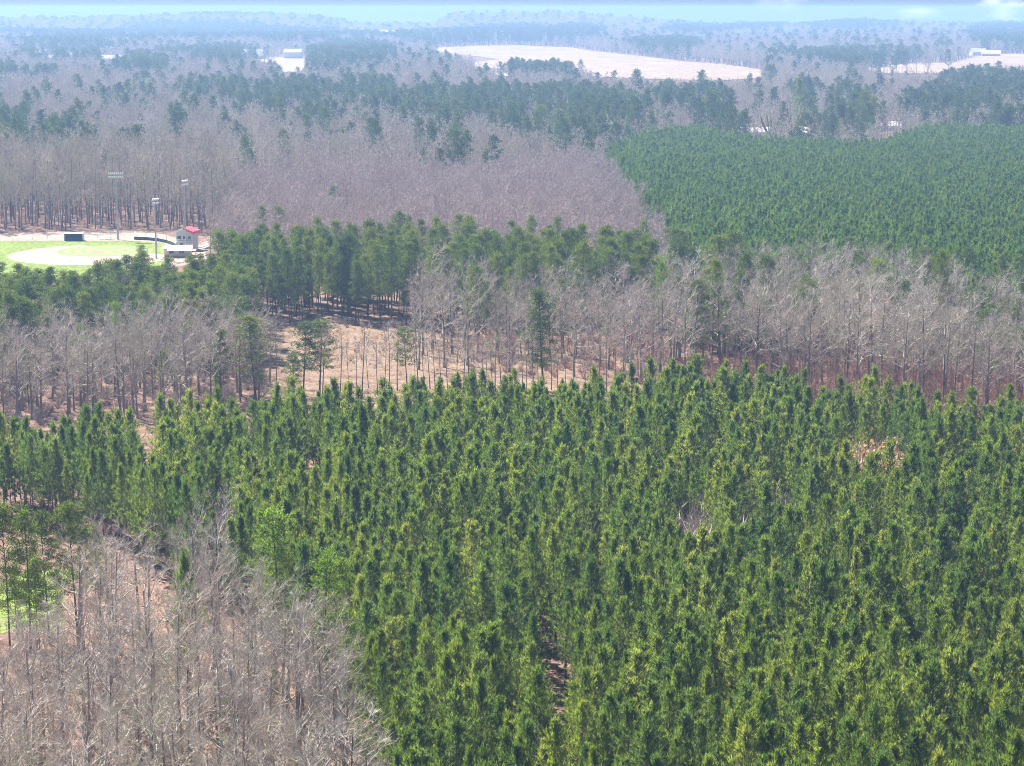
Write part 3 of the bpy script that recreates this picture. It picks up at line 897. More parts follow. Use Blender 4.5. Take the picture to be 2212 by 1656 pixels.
# --- bare woods and pine belts near and mid distance: gather candidates of each kind, nearest 300 in view become objects
cand = {'bare': [], 'tall': [], 'thin': []}
def fill(kind, poly, s, seed, h, hv, rough=2.0, prob=1.0, cond=None, zone_=None):
    x, y = jitgrid(bb(poly), s, seed, 0.45, 0.2 * seed)
    k = inpoly(x + rough * wob(x, y, 6, seed), y + rough * wob(x, y, 7, seed + 1), poly) & (np.abs(x) < y * 0.30 + 10)
    g = np.random.default_rng(seed)
    k &= g.random(len(x)) < prob
    if cond is not None: k &= cond(x, y)
    k &= thin_out(x, y, 2.2)
    x, y = x[k], y[k]
    if callable(h): h = h(x, y)
    hh = h * (1 + hv * g.uniform(-1, 1, len(x)))
    cand[kind] += [(a, b, c, zone_) for a, b, c in zip(x, y, hh)]
mead_c = lambda x, y: ~inpoly(x, y, meadow_poly) | (np.sin(x * 7.1 + y * 3.3) > 0.7)
fill('bare', bare_near, 4.4, 31, 14.5, 0.16, 1.2, 0.95, lambda x, y: mead_c(x, y) & (y > 135), 'near')
fill('bare', bare_left, 4.6, 32, 13.8, 0.2, 1.5, 0.95, None, 'left')
def right_h(x, y):
    vx, _ = V(x, y, np.zeros_like(x))
    return np.interp(vx, [880, 940, 1010, 1100, 1350, 1480, 1560, 1950, 2080, 2212, 2400], [14, 17.5, 16, 13.0, 14.5, 17.5, 18.8, 18.5, 16, 14, 13])
fill('bare', bare_right, 6.4, 33, right_h, 0.13, 1.5, 0.95, None, 'right')
fill('thin', [P(-300, 1440), P(0, 1440), P(150, 1440), P(150, 1640), P(0, 1680), P(-300, 1680)], 2.2, 44, 7.5, 0.25, 0.5, 0.8, None, 'stems')
fill('thin', bare_right, 5.0, 34, 13.0, 0.25, 1.5, 0.5, None, 'right')
fill('tall', belt_left, 3.6, 35, 13.5, 0.22, 1.5, 0.93, None, 'belt_left')
fill('bare', belt_left, 8, 36, 13.0, 0.16, 1.5, 0.5, None, 'left')
fill('tall', belt_mid, 4.2, 37, 16.0, 0.22, 1.5, 0.95, None, 'belt_mid')
def not_window(x, y):
    vx, vb = V(x, y, np.zeros_like(x))
    return ~((vx > 760) & (vx < 880) & (vb > 690))
fill('tall', belt_mid, 6.0, 41, 9.0, 0.25, 1.5, 0.7, not_window, 'belt_mid')
fill('tall', [P(450, 640), P(620, 610), P(1000, 600), P(1480, 620), P(1480, 670), P(950, 645), P(620, 645), P(480, 660)], 7.0, 42, 15.0, 0.25, 2, 0.55, None, 'belt_mid')
fill('tall', bare_right, 13.0, 45, right_h, 0.2, 2, 0.4, None, 'rear_right')
fill('tall', bare_left, 14.0, 43, 12.0, 0.25, 2, 0.35, None, 'belt_left')
rear_right = [P(1440, 705), P(2700, 735), P(2700, 690), P(2212, 690), P(1460, 668)]
fill('tall', rear_right, 6.5, 38, 15.5, 0.15, 2, 0.5, None, 'rear_right')
fill('tall', [P(2090, 860), P(2700, 880), P(2700, 740), P(2120, 760)], 5.5, 39, 12.0, 0.2, 2, 0.5, None, 'edge_right')
# thin trees along the front of the clearing
g = np.random.default_rng(40)
for vx in (595, 700, 735, 752, 795, 842, 895, 918, 955, 970, 1025, 1050, 1072, 1110, 1140, 1165, 1190, 1220, 1275, 1310, 1345, 1380, 1395, 1425, 768, 778, 818, 826, 862, 905, 932, 942, 985, 1000, 1012, 1040, 1062, 1085, 1098, 1132, 1150, 1205, 1240, 1262, 1292, 1330, 1362, 1410, 1440):
    a, b = P(vx + g.uniform(-4, 4), g.uniform(838, 868))
    cand['thin'].append((a, b, g.uniform(9.5, 15.5), 'clearing'))
for vx, vb in ((905, 800), (960, 795), (1010, 790), (1100, 805), (1240, 815), (1345, 835), (1385, 825), (1555, 815), (1600, 828), (1775, 850), (1700, 840), (1640, 835), (1905, 860), (1480, 838), (2060, 870)):
    a, b = P(vx, vb)
    cand['bare'].append((a, b, float(right_h(np.array([a]), np.array([b]))[0]) * g.uniform(1.0, 1.12), 'right'))

LABELS = {
 ('bare', 'near'): ('leafless pale grey tree in the tangled bare wood at bottom left', 'bare trees of the near wood'),
 ('bare', 'left'): ('leafless grey tree in the wood left of the clearing', 'bare trees left of the clearing'),
 ('bare', 'right'): ('tall leafless tree in the stand right of the clearing', 'tall bare trees right of the clearing'),
 ('thin', 'stems'): ('slim pale stem below the bright grass at the left edge', 'slim stems at the left edge'),
 ('thin', 'right'): ('thin leafless tree among the tall bare trees at right', 'thin trees under the tall bare stand'),
 ('thin', 'clearing'): ('thin leafless tree along the front edge of the straw clearing', 'thin trees in front of the clearing'),
 ('tall', 'belt_left'): ('green pine in the belt below the ball field', 'pines below the ball field'),
 ('tall', 'belt_mid'): ('green pine in the belt behind the clearing', 'pines behind the clearing'),
 ('tall', 'rear_right'): ('green pine showing among or behind the tall bare trees at right', 'pines among the right bare trees'),
 ('tall', 'edge_right'): ('green pine at the right edge beside the bare stand', 'pines at the right edge'),
}
STUFFNAME = {'bare': ('bare_woods', 'further leafless grey trees crowding behind the nearer ones', 'bare woods'),
             'tall': ('pine_belt', 'further pines crowding deep in the mid distance pine belt', 'pine belt'),
             'thin': ('thin_bare_woods', 'further thin leafless trees crowding the right stand', 'bare woods')}
for kind in ('bare', 'tall', 'thin'):
    c = cand[kind]
    X = np.array([q[0] for q in c]); Y = np.array([q[1] for q in c]); H = np.array([q[2] for q in c])
    n = len(c)
    g = np.random.default_rng(50)
    var = g.integers(0, K[kind].n, n); rz = g.uniform(0, 6.28, n)
    vis = in_view(X, Y, H, 8)
    lim = 296 if kind != 'tall' else 270
    order = np.argsort(Y + 1e6 * (~vis))
    sel = [i for i in order[:lim] if vis[i]]
    rest = np.setdiff1d(np.arange(n), sel)
    h0 = K[kind].h0
    for i in sel:
        lab, grp = LABELS[(kind, c[i][3])]
        pvx, pvb = V(X[i], Y[i], 0.0); pvx = float(pvx); _, pvt = V(X[i], Y[i], H[i]); pvt = float(pvt)
        zn = c[i][3]
        if zn == 'near':
            if pvt > 1430: lab = 'leafless pale tree at the bottom edge of the near bare wood' + (', left of its middle' if pvx < 400 else ', right of its middle')
            elif pvx > 560: lab = 'leafless grey tree where the near wood borders the plantation'
            elif pvt < 1260: lab = 'leafless tree along the top of the near bare wood'
        elif zn == 'left':
            lab = 'leafless grey tree left of the clearing, ' + ('at the left edge of the photo' if pvx < 180 else 'in the middle of its wood' if pvx < 400 else 'next to the full green pine')
        elif zn == 'right' and kind == 'bare':
            lab = 'leafless tree in the stand at right, ' + ('between clearing and tall pale green pine' if pvx < 1180 else 'just right of the pale green pine' if pvx < 1450 else 'where the stand is tallest' if pvx < 1950 else 'by the right edge of the photo')
        elif zn == 'right':
            lab = 'thin leafless tree ' + ('under the left half of the right stand' if pvx < 1550 else 'under the right half of the right stand')
        elif zn == 'belt_left':
            lab = 'green pine below the ball field, ' + ('beneath the infield' if pvx < 300 else 'beneath the red roofed tower')
        elif zn == 'belt_mid':
            lab = 'green pine behind the clearing, ' + ('toward the ball field' if pvx < 720 else 'where dark trunks show below' if pvx < 900 else 'behind the grey bare crowns')
        s = H[i] / h0
        K[kind].place(X[i], Y[i], s, rz[i], int(var[i]), lab, 'bare tree' if kind != 'tall' else 'pine tree', grp, z=0.0, sxy=(0.9 + 0.25 * g.random()) if kind != 'tall' else (1.0 + 0.2 * g.random()))
    if len(rest):
        s = H[rest] / h0
        scatter(STUFFNAME[kind][0], np.stack([X[rest], Y[rest], 0 * s], 1), rz[rest], s, var[rest], K[kind].joined, STUFFNAME[kind][1], STUFFNAME[kind][2])
    print(kind, n, len(sel))

def mass(name, poly, s, seed, sc, metas, label, cat, hv=0.15, rough=3.0, cond=None, jit=0.45, xy=1.0):
    x, y = jitgrid(bb(poly), s, seed, jit, 0.17 * seed)
    k = inpoly(x + rough * wob(x, y, 9, seed), y + rough * wob(x, y, 11, seed + 1), poly) & (np.abs(x) < y * 0.30 + 10)
    if cond is not None: k &= cond(x, y)
    x, y = x[k], y[k]
    g = np.random.default_rng(seed)
    q = sc * (1 + hv * g.uniform(-1, 1, len(x)))
    scatter(name, np.stack([x, y, terr(x, y)], 1), g.uniform(0, 6.28, len(x)), np.stack([q * xy, q * xy, q], 1), g.integers(0, len(metas), len(x)), metas, label, cat, seed)
    return len(x)

n1 = mass('field_edge_woods', woods_field, 4.9, 61, 1.24, LOW['edge'], 'tall leafless woods standing behind the ball field', 'bare woods', 0.22, 1.0, lambda x, y: ~inpoly(x, y, field_zone), xy=0.85)
n2 = mass('mauve_woods', mauve_wood, 4.8, 62, 0.98, LOW['mauve'], 'low even mauve brown leafless wood in the middle distance', 'bare woods', 0.26, 3.0)

# --- far country: mixed grey woods and pine clumps to the horizon
PINES = [ # picture ellipses (treetops) where pines dominate: x, y, rx, ry
 (60, 290, 75, 34), (150, 300, 60, 26), (385, 250, 22, 12), (280, 300, 30, 14), (470, 190, 70, 16), (560, 215, 60, 20), (640, 190, 90, 22), (790, 190, 70, 24), (700, 245, 40, 16),
 (830, 215, 60, 16), (940, 215, 90, 28), (1060, 215, 110, 30), (1160, 250, 90, 30), (1230, 235, 60, 24), (1330, 225, 80, 24), (1180, 140, 120, 10), (1230, 200, 90, 16),
 (1480, 205, 110, 20), (1540, 235, 40, 34), (1590, 258, 26, 20), (760, 110, 95, 26), (150, 100, 120, 26), (500, 110, 90, 16), (420, 60, 170, 20), (620, 70, 120, 14), (1100, 70, 160, 20), (1250, 62, 60, 12), (1900, 118, 160, 16),
 (2050, 215, 170, 14), (2130, 175, 110, 24), (2100, 250, 150, 12), (1850, 245, 45, 36), (1780, 265, 40, 26), (2180, 70, 90, 30), (1440, 90, 90, 10), (1740, 200, 24, 26), (1830, 195, 20, 20), (300, 130, 60, 16), (30, 250, 40, 18), (700, 130, 60, 14),
 (2180, 255, 80, 14), (1370, 295, 60, 18), (1290, 280, 60, 24), (1190, 275, 40, 22), (1650, 45, 60, 10), (1500, 60, 70, 9), (1830, 52, 100, 10)]
HOUSES = [ # picture x, base y, width m, depth m, storey h, roof h, wall, roof, turn, label
 (1147, 282, 9, 8, 3.0, 2.6, 'brick', 'rust', 0.4, 'small brick house with rust roof behind the mauve wood'),
 (1193, 300, 10, 8, 3.0, 2.4, 'cream', 'grey', -0.3, 'cream house half hidden below the big dark pine'),
 (1217, 301, 6, 6, 2.6, 1.6, 'white', 'grey', 0.2, 'white shed right of the cream house'),
 (1622, 297, 22, 9, 3.0, 2.4, 'white', 'pale', 0.1, 'long low white house behind the far plantation'),
 (1738, 298, 11, 8, 3.2, 2.6, 'cream', 'pale', -0.5, 'cream house right of the ivy covered tree'),
 (1772, 296, 9, 7, 2.8, 2.0, 'white', 'white_metal', 0.2, 'small white metal roofed house among the round trees'),
 (1850, 286, 12, 9, 3.0, 3.0, 'white', 'tan', 0.5, 'white house with tan gable under the broad pines'),
 (1925, 283, 16, 9, 3.0, 2.4, 'white', 'pale', -0.2, 'low white house at the rear edge of the far plantation'),
 (545, 128, 30, 16, 4.5, 9.0, 'bluegrey', 'white_metal', 0.15, 'large far house with a steep white edged gable'),
 (634, 127, 24, 14, 9.0, 4.0, 'white', 'white_metal', -0.1, 'big white barn right of the steep gabled house'),
 (243, 136, 30, 14, 4.5, 5.0, 'white', 'white_metal', 0.5, 'bright white far house alone at left'),
 (88, 122, 16, 12, 5.0, 4.0, 'white', 'pale', 0.0, 'far white house at the upper left'),
 (110, 132, 14, 10, 4.0, 3.0, 'cream', 'pale', 0.3, 'far cream house just below the upper left one'),
 (160, 126, 18, 10, 4.0, 3.0, 'white', 'grey', -0.3, 'third far white house from the left'),
 (835, 78, 40, 18, 6.0, 6.0, 'white', 'white_metal', 0.1, 'distant white farm buildings above the wooded hill'),
 (2112, 120, 22, 14, 5.0, 5.0, 'white', 'pale', 0.2, 'white farmhouse at the far right above the long field'),
 (2140, 122, 26, 12, 4.0, 4.0, 'cream', 'white_metal', -0.2, 'cream barn right of the far right farmhouse'),
 (1085, 172, 14, 9, 3.5, 3.0, 'white', 'pale', 0.2, 'small white house in the grey woods below the wide field'),
]
house_xy = []
for hh in HOUSES:
    house_xy.append(PT(hh[0], hh[1]))
house_xy = np.array(house_xy)

OPEN_A = [(935, 102), (1110, 98), (1240, 104), (1360, 120), (1480, 134), (1650, 150), (1645, 168), (1560, 172), (1300, 163), (1270, 150), (1190, 135), (1100, 134), (1060, 146), (990, 142), (1060, 130), (940, 112)]
OPEN_B = [(1842, 146), (2060, 138), (2090, 128), (2130, 118), (2400, 118), (2400, 138), (2212, 140), (2105, 144), (2080, 156), (1900, 156)]
OPEN_C = [(556, 124), (662, 124), (665, 138), (648, 152), (612, 154), (600, 138), (555, 130)]
def far_woods():
    pts = []
    fields = (fieldA, fieldB, fieldC)
    for (d0, d1, s, seed) in ((700, 1500, 6.6, 71), (1500, 2600, 8.5, 72), (2600, 4200, 12.5, 73), (4200, 6800, 17.0, 74)):
        L = d1 * 0.31
        x, y = jitgrid((-L, d0 * 0.95, L, d1), s, seed, 0.48, 0.3)
        D = np.hypot(x, y)
        k = (D >= d0) & (D < d1) & (np.abs(x) < y * 0.29 + 10)
        if d0 < 1500:
            k &= ~inpoly(x, y, mauve_wood) & ~inpoly(x, y, far_pl) & ~inpoly(x, y, woods_field) & ~inpoly(x, y, field_zone)
            vx, vt = V(x, y, np.full(len(x), 13.0))
            k &= ~((vx > 1440) & (vt > 300)) & ~((vx > 430) & (vx < 1500) & (vt > 345))
        x, y = x[k], y[k]
        pts.append((x, y, np.full(len(x), s)))
    x = np.concatenate([p[0] for p in pts]); y = np.concatenate([p[1] for p in pts]); s = np.concatenate([p[2] for p in pts])
    z = terr(x, y)
    k = np.ones(len(x), bool)
    for p in fields:
        k &= ~inpoly(x, y, p)
    # keep the near side of houses open
    vx, vb = V(x, y, z)
    for (hx, hy), hh in zip(house_xy, HOUSES):
        D = math.hypot(hx, hy)
        dx = x - hx * y / hy
        k &= ~((np.abs(dx) < hh[2] * 0.55) & (y < hy + hh[3]) & (y > hy - (140 if D > 1500 else 60)) & (np.random.default_rng(5).random(len(x)) < 0.85))
        k &= np.hypot(x - hx, y - hy) > hh[2] * 0.7 + 3
    x, y, z, s = x[k], y[k], z[k], s[k]
    g = np.random.default_rng(75)
    hgt = 17 * g.uniform(0.72, 1.2, len(x))
    # the photo's open ground and houses are seen over lower or missing trees: leave those spots open
    k = np.ones(len(x), bool)
    D = np.hypot(x, y)
    vx, vb = V(x, y, z)
    for poly, far_ in ((OPEN_A, 1e9), (OPEN_B, 1e9), (OPEN_C, 1e9)):
        dist = np.hypot(*PT(*poly[0]))
        for fr in (1.0, 0.75, 0.5):
            _, vv = V(x, y, z + hgt * fr)
            k &= ~(inpoly(vx, vv, poly) & (D < 4300) & (g.random(len(x)) < 0.97))
    for (hx, hy), hh in zip(house_xy, HOUSES):
        Dh = math.hypot(hx, hy)
        hv_x, hv_b = V(hx, hy, float(terr(hx, hy)))
        _, hv_t = V(hx, hy, float(terr(hx, hy)) + hh[4] + hh[5])
        pad_ = F * hh[2] * 0.5 / Dh + 3
        for fr in (1.0, 0.8, 0.6):
            _, vv = V(x, y, z + hgt * fr)
            k &= ~((np.abs(vx - hv_x) < pad_) & (vv > hv_t - 3) & (vv < hv_b - (hv_b - hv_t) * 0.35) & (D < Dh) & (g.random(len(x)) < 0.7))
    x, y, z, s, hgt = x[k], y[k], z[k], s[k], hgt[k]
    vx, vt = V(x, y, z + hgt)
    D = np.hypot(x, y)
    pr = np.where(wob(x, y, 45 + D * 0.03, 9.0) > 0.62, 0.5, 0.05)
    for (a, b, rx, ry) in PINES:
        dd = ((vx - a) / rx) ** 2 + ((vt - b) / ry) ** 2
        pr = np.maximum(pr, np.clip(0.92 - dd * 0.7, 0, 0.60))
    pr = np.where((wob(x, y, 26, 3.3) < -0.2) & (y < 2600), pr * 0.3, pr)
    pine = g.random(len(x)) < pr
    ok_ = np.ones(len(x), bool)
    for q in spec_xy:
        if q[1] > 700:
            ok_ &= np.hypot(x - q[0], y - q[1]) > 7
    for q in (P(1710, 322), P(1664, 322)):
        ok_ &= ~((np.abs(x - q[0] * y / q[1]) < 9) & (np.abs(y - q[1] + 10) < 45))
    # big picture: low scrubby pines between
    sxy = np.maximum(1.0, s / 7.5)
    for nm, sel, metas, lab, cat in (('far_bare_woods', ~pine & ok_, LOW['bare'], 'hazy grey leafless woods stretching to the horizon', 'bare woods'),
                                     ('far_pine_clumps', pine & ok_, LOW['tall'], 'dark blue green pines scattered through the far woods', 'pine woods')):
        q = hgt[sel] / 18.0
        if nm == 'far_pine_clumps': q = q * 1.22
        scatter(nm, np.stack([x[sel], y[sel], z[sel]], 1), g.uniform(0, 6.28, sel.sum()), np.stack([q * sxy[sel], q * sxy[sel], q], 1), g.integers(0, 6, sel.sum()), metas, lab, cat)
    return len(x)
nfar = far_woods()
print('counts', npl, nfp, n1, n2, nfar)

# --- undergrowth
brush_m = [to_mesh('brush', shrub(500 + i, 1.8, 40, 1.1, 0.04), [M['red_twig'], M['tan_leaf']]) for i in range(4)]
tan_m = [to_mesh('tan_brush', shrub(510 + i, 2.6, 50, 1.0, 0.04, 260), [M['twig'], M['tan_leaf']]) for i in range(3)]
grey_m = [to_mesh('grey_brush', shrub(520 + i, 2.4, 60, 1.2, 0.045), [M['mauve_twig'], M['tan_leaf']]) for i in range(4)]
sap_m = [to_mesh('sapling', sapling(530 + i), [M['red_twig']]) for i in range(5)]
def brush(name, poly, s, seed, metas, sc, label, prob=1.0, cond=None):
    x, y = jitgrid(bb(poly), s, seed, 0.5, 0.4)
    g = np.random.default_rng(seed)
    k = inpoly(x, y, poly) & (g.random(len(x)) < prob) & (np.abs(x) < y * 0.30 + 10)
    if cond is not None: k &= cond(x, y)
    x, y = x[k], y[k]
    scatter(name, np.stack([x, y, terr(x, y)], 1), g.uniform(0, 6.28, len(x)), sc * g.uniform(0.6, 1.3, len(x)), g.integers(0, len(metas), len(x)), metas, label, 'undergrowth', seed)
brush('undergrowth', bare_near, 2.2, 81, grey_m, 0.8, 'grey brush on the floor of the near bare wood', 0.4, mead_c)
brush('undergrowth', bare_left, 2.4, 82, grey_m, 0.9, 'grey brush under the bare trees left of the clearing', 0.5)
brush('undergrowth', [P(1000, 800), P(1500, 840), P(2212, 915), P(2900, 925), P(2900, 760), P(2212, 740), P(1500, 735), P(1000, 730)], 2.0, 83, brush_m, 1.0, 'reddish brush under the tall bare trees at right', 0.5)
brush('saplings', [P(1450, 850), P(1700, 880), P(2120, 935), P(2212, 925), P(2900, 925), P(2900, 820), P(2212, 810), P(1650, 800)], 1.5, 84, sap_m, 1.0, 'dense reddish leafless saplings behind the plantation at right', 0.8)
brush('undergrowth', clearing, 3.0, 85, tan_m, 0.22, 'low dry tufts dotting the straw clearing', 0.35)
brush('undergrowth', [P(560, 712), P(700, 708), P(920, 712), P(950, 700), P(540, 694)], 1.6, 88, grey_m, 0.55, 'dark brush along the foot of the pine belt', 0.6)
# brush growing in the plantation's openings
for i, (a, b, rx, ry) in enumerate(GAPS):
    poly = [P(a + rx * 1.1 * math.cos(t), b + ry * 1.1 * math.sin(t)) for t in np.linspace(0, 6.283, 14)[:-1]]
    if i in (14, 15):
        brush('tan_brush', poly, 1.5, 90 + i, tan_m, 3.0 if i == 14 else 2.4, 'tan leafed brush in the plantation at right, %s patch' % ('the larger' if i == 14 else 'the smaller'), 0.8)
    elif i in (10, 11, 12, 20):
        brush('bare_thicket', poly, 1.7, 90 + i, grey_m, 3.2, {10: 'purple grey bare thicket left of two in the right plantation', 11: 'narrow purple bare thicket between two wider ones', 12: 'reddish rounded bare thicket in the right plantation', 20: 'grey bare thicket between the near wood and plantation'}[i], 0.8)

    elif i not in (3, 4, 5, 6, 7, 8):
        brush('undergrowth', poly, 1.9, 90 + i, grey_m if i % 3 else brush_m, 1.3, 'dim twiggy brush in a gap of the near plantation', 0.8)

pale_m = [to_mesh('green_sapling', shrub(540 + i, 4.0, 30, 0.6, 0.035, 420), [M['twig'], M['bright_needles']]) for i in range(3)]
brush('green_saplings', bare_near, 7.0, 120, pale_m, 0.9, 'pale green leafed saplings dotted through the near bare wood', 0.45, mead_c)
brush('green_saplings', [P(560, 1330), P(640, 1380), P(790, 1540), P(850, 1760), P(820, 1760), P(745, 1560), P(600, 1420)], 2.6, 121, pale_m, 0.8, 'yellow green saplings along the edge between wood and plantation', 0.8)
brush('green_saplings', [P(1500, 860), P(2212, 930), P(2400, 930), P(2212, 780), P(1500, 780)], 9.0, 122, pale_m, 1.0, 'yellow green saplings under the tall bare trees at right', 0.5)
# fill the plantation's floor with dead lower brush so gaps read dark and twiggy
brush('undergrowth', near_pl, 4.5, 86, brush_m, 0.7, 'low reddish brush between the plantation rows', 0.25)

# ------------------------------------------------------------------ boxes and small building helpers
class MB:
    def __init__(self): self.v = []; self.f = []
    def box(self, x0, y0, z0, x1, y1, z1):
        n = len(self.v)
        self.v += [(x0, y0, z0), (x1, y0, z0), (x1, y1, z0), (x0, y1, z0), (x0, y0, z1), (x1, y0, z1), (x1, y1, z1), (x0, y1, z1)]
        self.f += [tuple(n + q for q in p) for p in ((0, 3, 2, 1), (4, 5, 6, 7), (0, 1, 5, 4), (1, 2, 6, 5), (2, 3, 7, 6), (3, 0, 4, 7))]
        return self
    def poly(self, pts):
        n = len(self.v); self.v += list(pts); self.f.append(tuple(range(n, n + len(pts)))); return self
    def tube(self, a, b, r0, r1=None, k=8):
        r1 = r0 if r1 is None else r1
        v, f = tubes([a], [b], [r0], [r1], k)
        n = len(self.v); self.v += [tuple(q) for q in v]; self.f += [tuple(int(n + i) for i in q) for q in f]
        self.f.append(tuple(n + i for i in range(k))[::-1]); self.f.append(tuple(n + k + i for i in range(k)))
        return self
    def prism(self, outline, d):
        """outline: list of xyz, extruded by vector d"""
        n = len(self.v); m = len(outline)
        self.v += [tuple(p) for p in outline] + [tuple(p[i] + d[i] for i in range(3)) for p in outline]
        self.f.append(tuple(range(n, n + m))[::-1]); self.f.append(tuple(range(n + m, n + 2 * m)))
        for i in range(m):
            j = (i + 1) % m
            self.f.append((n + i, n + j, n + m + j, n + m + i))
        return self
    def build(self, name, mat, parent=None, loc=(0, 0, 0), rz=0.0):
        me = bpy.data.meshes.new(name); me.from_pydata([tuple(p) for p in self.v], [], self.f); me.materials.append(mat); me.update()
        return link(name, me, parent, loc, rz)

C = {
 'white': mat_plain('white_siding', (0.78, 0.77, 0.74), 0.6, 0.05, 1.0), 'cream': mat_plain('cream_siding', (0.66, 0.58, 0.46), 0.7, 0.06, 1.0),
 'brick': mat_plain('red_brick_wall', (0.40, 0.20, 0.15), 0.85, 0.15, 4.0), 'bluegrey': mat_plain('blue_grey_wall', (0.35, 0.40, 0.45), 0.7, 0.08, 1.0),
 'rust': mat_plain('rust_roof', (0.50, 0.22, 0.15), 0.7, 0.15, 1.5), 'grey': mat_plain('grey_shingles', (0.28, 0.27, 0.27), 0.85, 0.15, 2.0),
 'pale': mat_plain('pale_shingles', (0.50, 0.47, 0.44), 0.8, 0.12, 2.0), 'tan': mat_plain('tan_shingles', (0.42, 0.30, 0.22), 0.85, 0.12, 2.0),
 'white_metal': mat_plain('white_metal', (0.80, 0.80, 0.80), 0.4, 0.04, 0.6), 'glass': mat_plain('dark_glass', (0.04, 0.05, 0.07), 0.12, 0.05, 1.0),
 'red_metal': mat_plain('red_metal_roof', (0.68, 0.10, 0.13), 0.45, 0.06, 0.8), 'siding': mat_plain('grey_blue_siding', (0.55, 0.60, 0.62), 0.6, 0.06, 1.2),
 'navy': mat_plain('navy_panel', (0.03, 0.10, 0.24), 0.6, 0.1, 1.5), 'steel': mat_plain('galvanised_steel', (0.45, 0.46, 0.47), 0.45, 0.08, 2.0, 0.6),
 'pad': mat_plain('dark_green_pad', (0.02, 0.07, 0.07), 0.7, 0.1, 1.0), 'alu': mat_plain('pale_aluminium', (0.75, 0.76, 0.78), 0.35, 0.05, 2.0, 0.3),
 'pinkmetal': mat_plain('faded_pink_roof', (0.62, 0.24, 0.28), 0.5, 0.08, 0.9), 'wood': mat_plain('weathered_wood', (0.42, 0.36, 0.31), 0.85, 0.15, 3.0),
 'deadwood': mat_plain('bleached_deadwood', (0.62, 0.56, 0.50), 0.85, 0.12, 2.0), 'mesh': mat_plain('fence_wire', (0.40, 0.41, 0.42), 0.5, 0.05, 2.0, 0.5),
}

def house(x, y, w_, d_, h_, rh, wall, roof, rz, label):
    r = empty('house', (x, y, float(terr(x, y))), rz)
    tag(r, label, 'house')
    hw, hd = w_ / 2, d_ / 2
    wb = MB().box(-hw, -hd, -1.5, hw, hd, h_)
    wb.prism([(-hw, -hd, h_), (-hw, hd, h_), (-hw, 0, h_ + rh)], (0.12, 0, 0))
    wb.prism([(hw - 0.12, -hd, h_), (hw - 0.12, hd, h_), (hw - 0.12, 0, h_ + rh)], (0.12, 0, 0))
    wb.build('wall', C[wall], r)
    o = 0.5
    k = rh / hd
    rf = MB()
    for s in (-1, 1):
        rf.prism([(-hw - o, s * (hd + o), h_ - o * k + 0.02), (-hw - o, 0, h_ + rh + 0.02), (-hw - o, 0, h_ + rh + 0.22), (-hw - o, s * (hd + o), h_ - o * k + 0.22)], (w_ + 2 * o, 0, 0))
    ro = rf.build('roof', C[roof], r)
    MB().box(hw * 0.4, -0.5, h_ + rh * 0.5, hw * 0.4 + 0.9, 0.4, h_ + rh + 1.0).build('chimney', C['brick'], ro)
    n = max(2, int(w_ / 4.5))
    fm = bpy.data.meshes.new('window')
    wv = MB().box(-0.6, -0.06, 0, 0.6, 0.02, 1.3)
    pv = MB().box(-0.5, -0.09, 0.1, 0.5, -0.05, 1.2)
    wm = None
    for i in range(n):
        xx = -hw + (i + 0.5) * w_ / n
        if i == n // 2:
            dr = MB().box(xx - 0.55, -hd - 0.07, 0.0, xx + 0.55, -hd + 0.02, 2.1).build('door', C['wood'], r)
            continue
        if wm is None:
            wo = wv.build('window', C['white'], r, (xx, -hd, 0.9)); po = pv.build('pane', C['glass'], wo); wm = (wo, po)
        else:
            wo = wm[0].copy(); COL.objects.link(wo); wo.location = (xx, -hd, 0.9); wo.parent = r
            po = wm[1].copy(); COL.objects.link(po); po.parent = wo
    bpy.data.meshes.remove(fm)
    return r
for (hx, hy), hh in zip(house_xy, HOUSES):
    sc = 1.0
    house(hx, hy, *hh[2:])

# ------------------------------------------------------------------ ball field
pc = P(215, 551); outer_r = 26.0; pi_ = P(225, 543.5); inner_r = 14.0
track = [P(-900, 508), P(0, 506), P(130, 501), P(290, 499), P(350, 506), P(395, 520), P(440, 531), P(446, 560), P(400, 575), P(-900, 620)]
sheet('gravel_track', track, M['sand'], 0.04, (0.8, 2.0), 'pale sandy strip round the ball field', 'track')
turf = [P(-900, 524), P(0, 521.5), P(130, 521.5), P(290, 521), P(350, 527), P(378, 538), P(375, 560), P(300, 610), P(-900, 620)]
sheet('turf', turf, M['turf'], 0.08, (0.8, 1.0), 'bright green mown turf of the ball field', 'lawn')
def circle_poly(c, r, n=48):
    return [(c[0] + r * math.cos(a), c[1] + r * math.sin(a)) for a in np.linspace(0, 2 * math.pi, n + 1)[:-1]]
la = P(140, 527); lb = P(420, 559)
def dirt_cond(x, y):
    ins = np.hypot(x - pi_[0], y - pi_[1]) > inner_r
    side = (lb[0] - la[0]) * (y - la[1]) - (lb[1] - la[1]) * (x - la[0])
    return ins & (side < 0)
sheet('infield_dirt', circle_poly(pc, outer_r), M['infield'], 0.12, 0.4, 'pale clay crescent of the infield', 'infield', cond=dirt_cond)
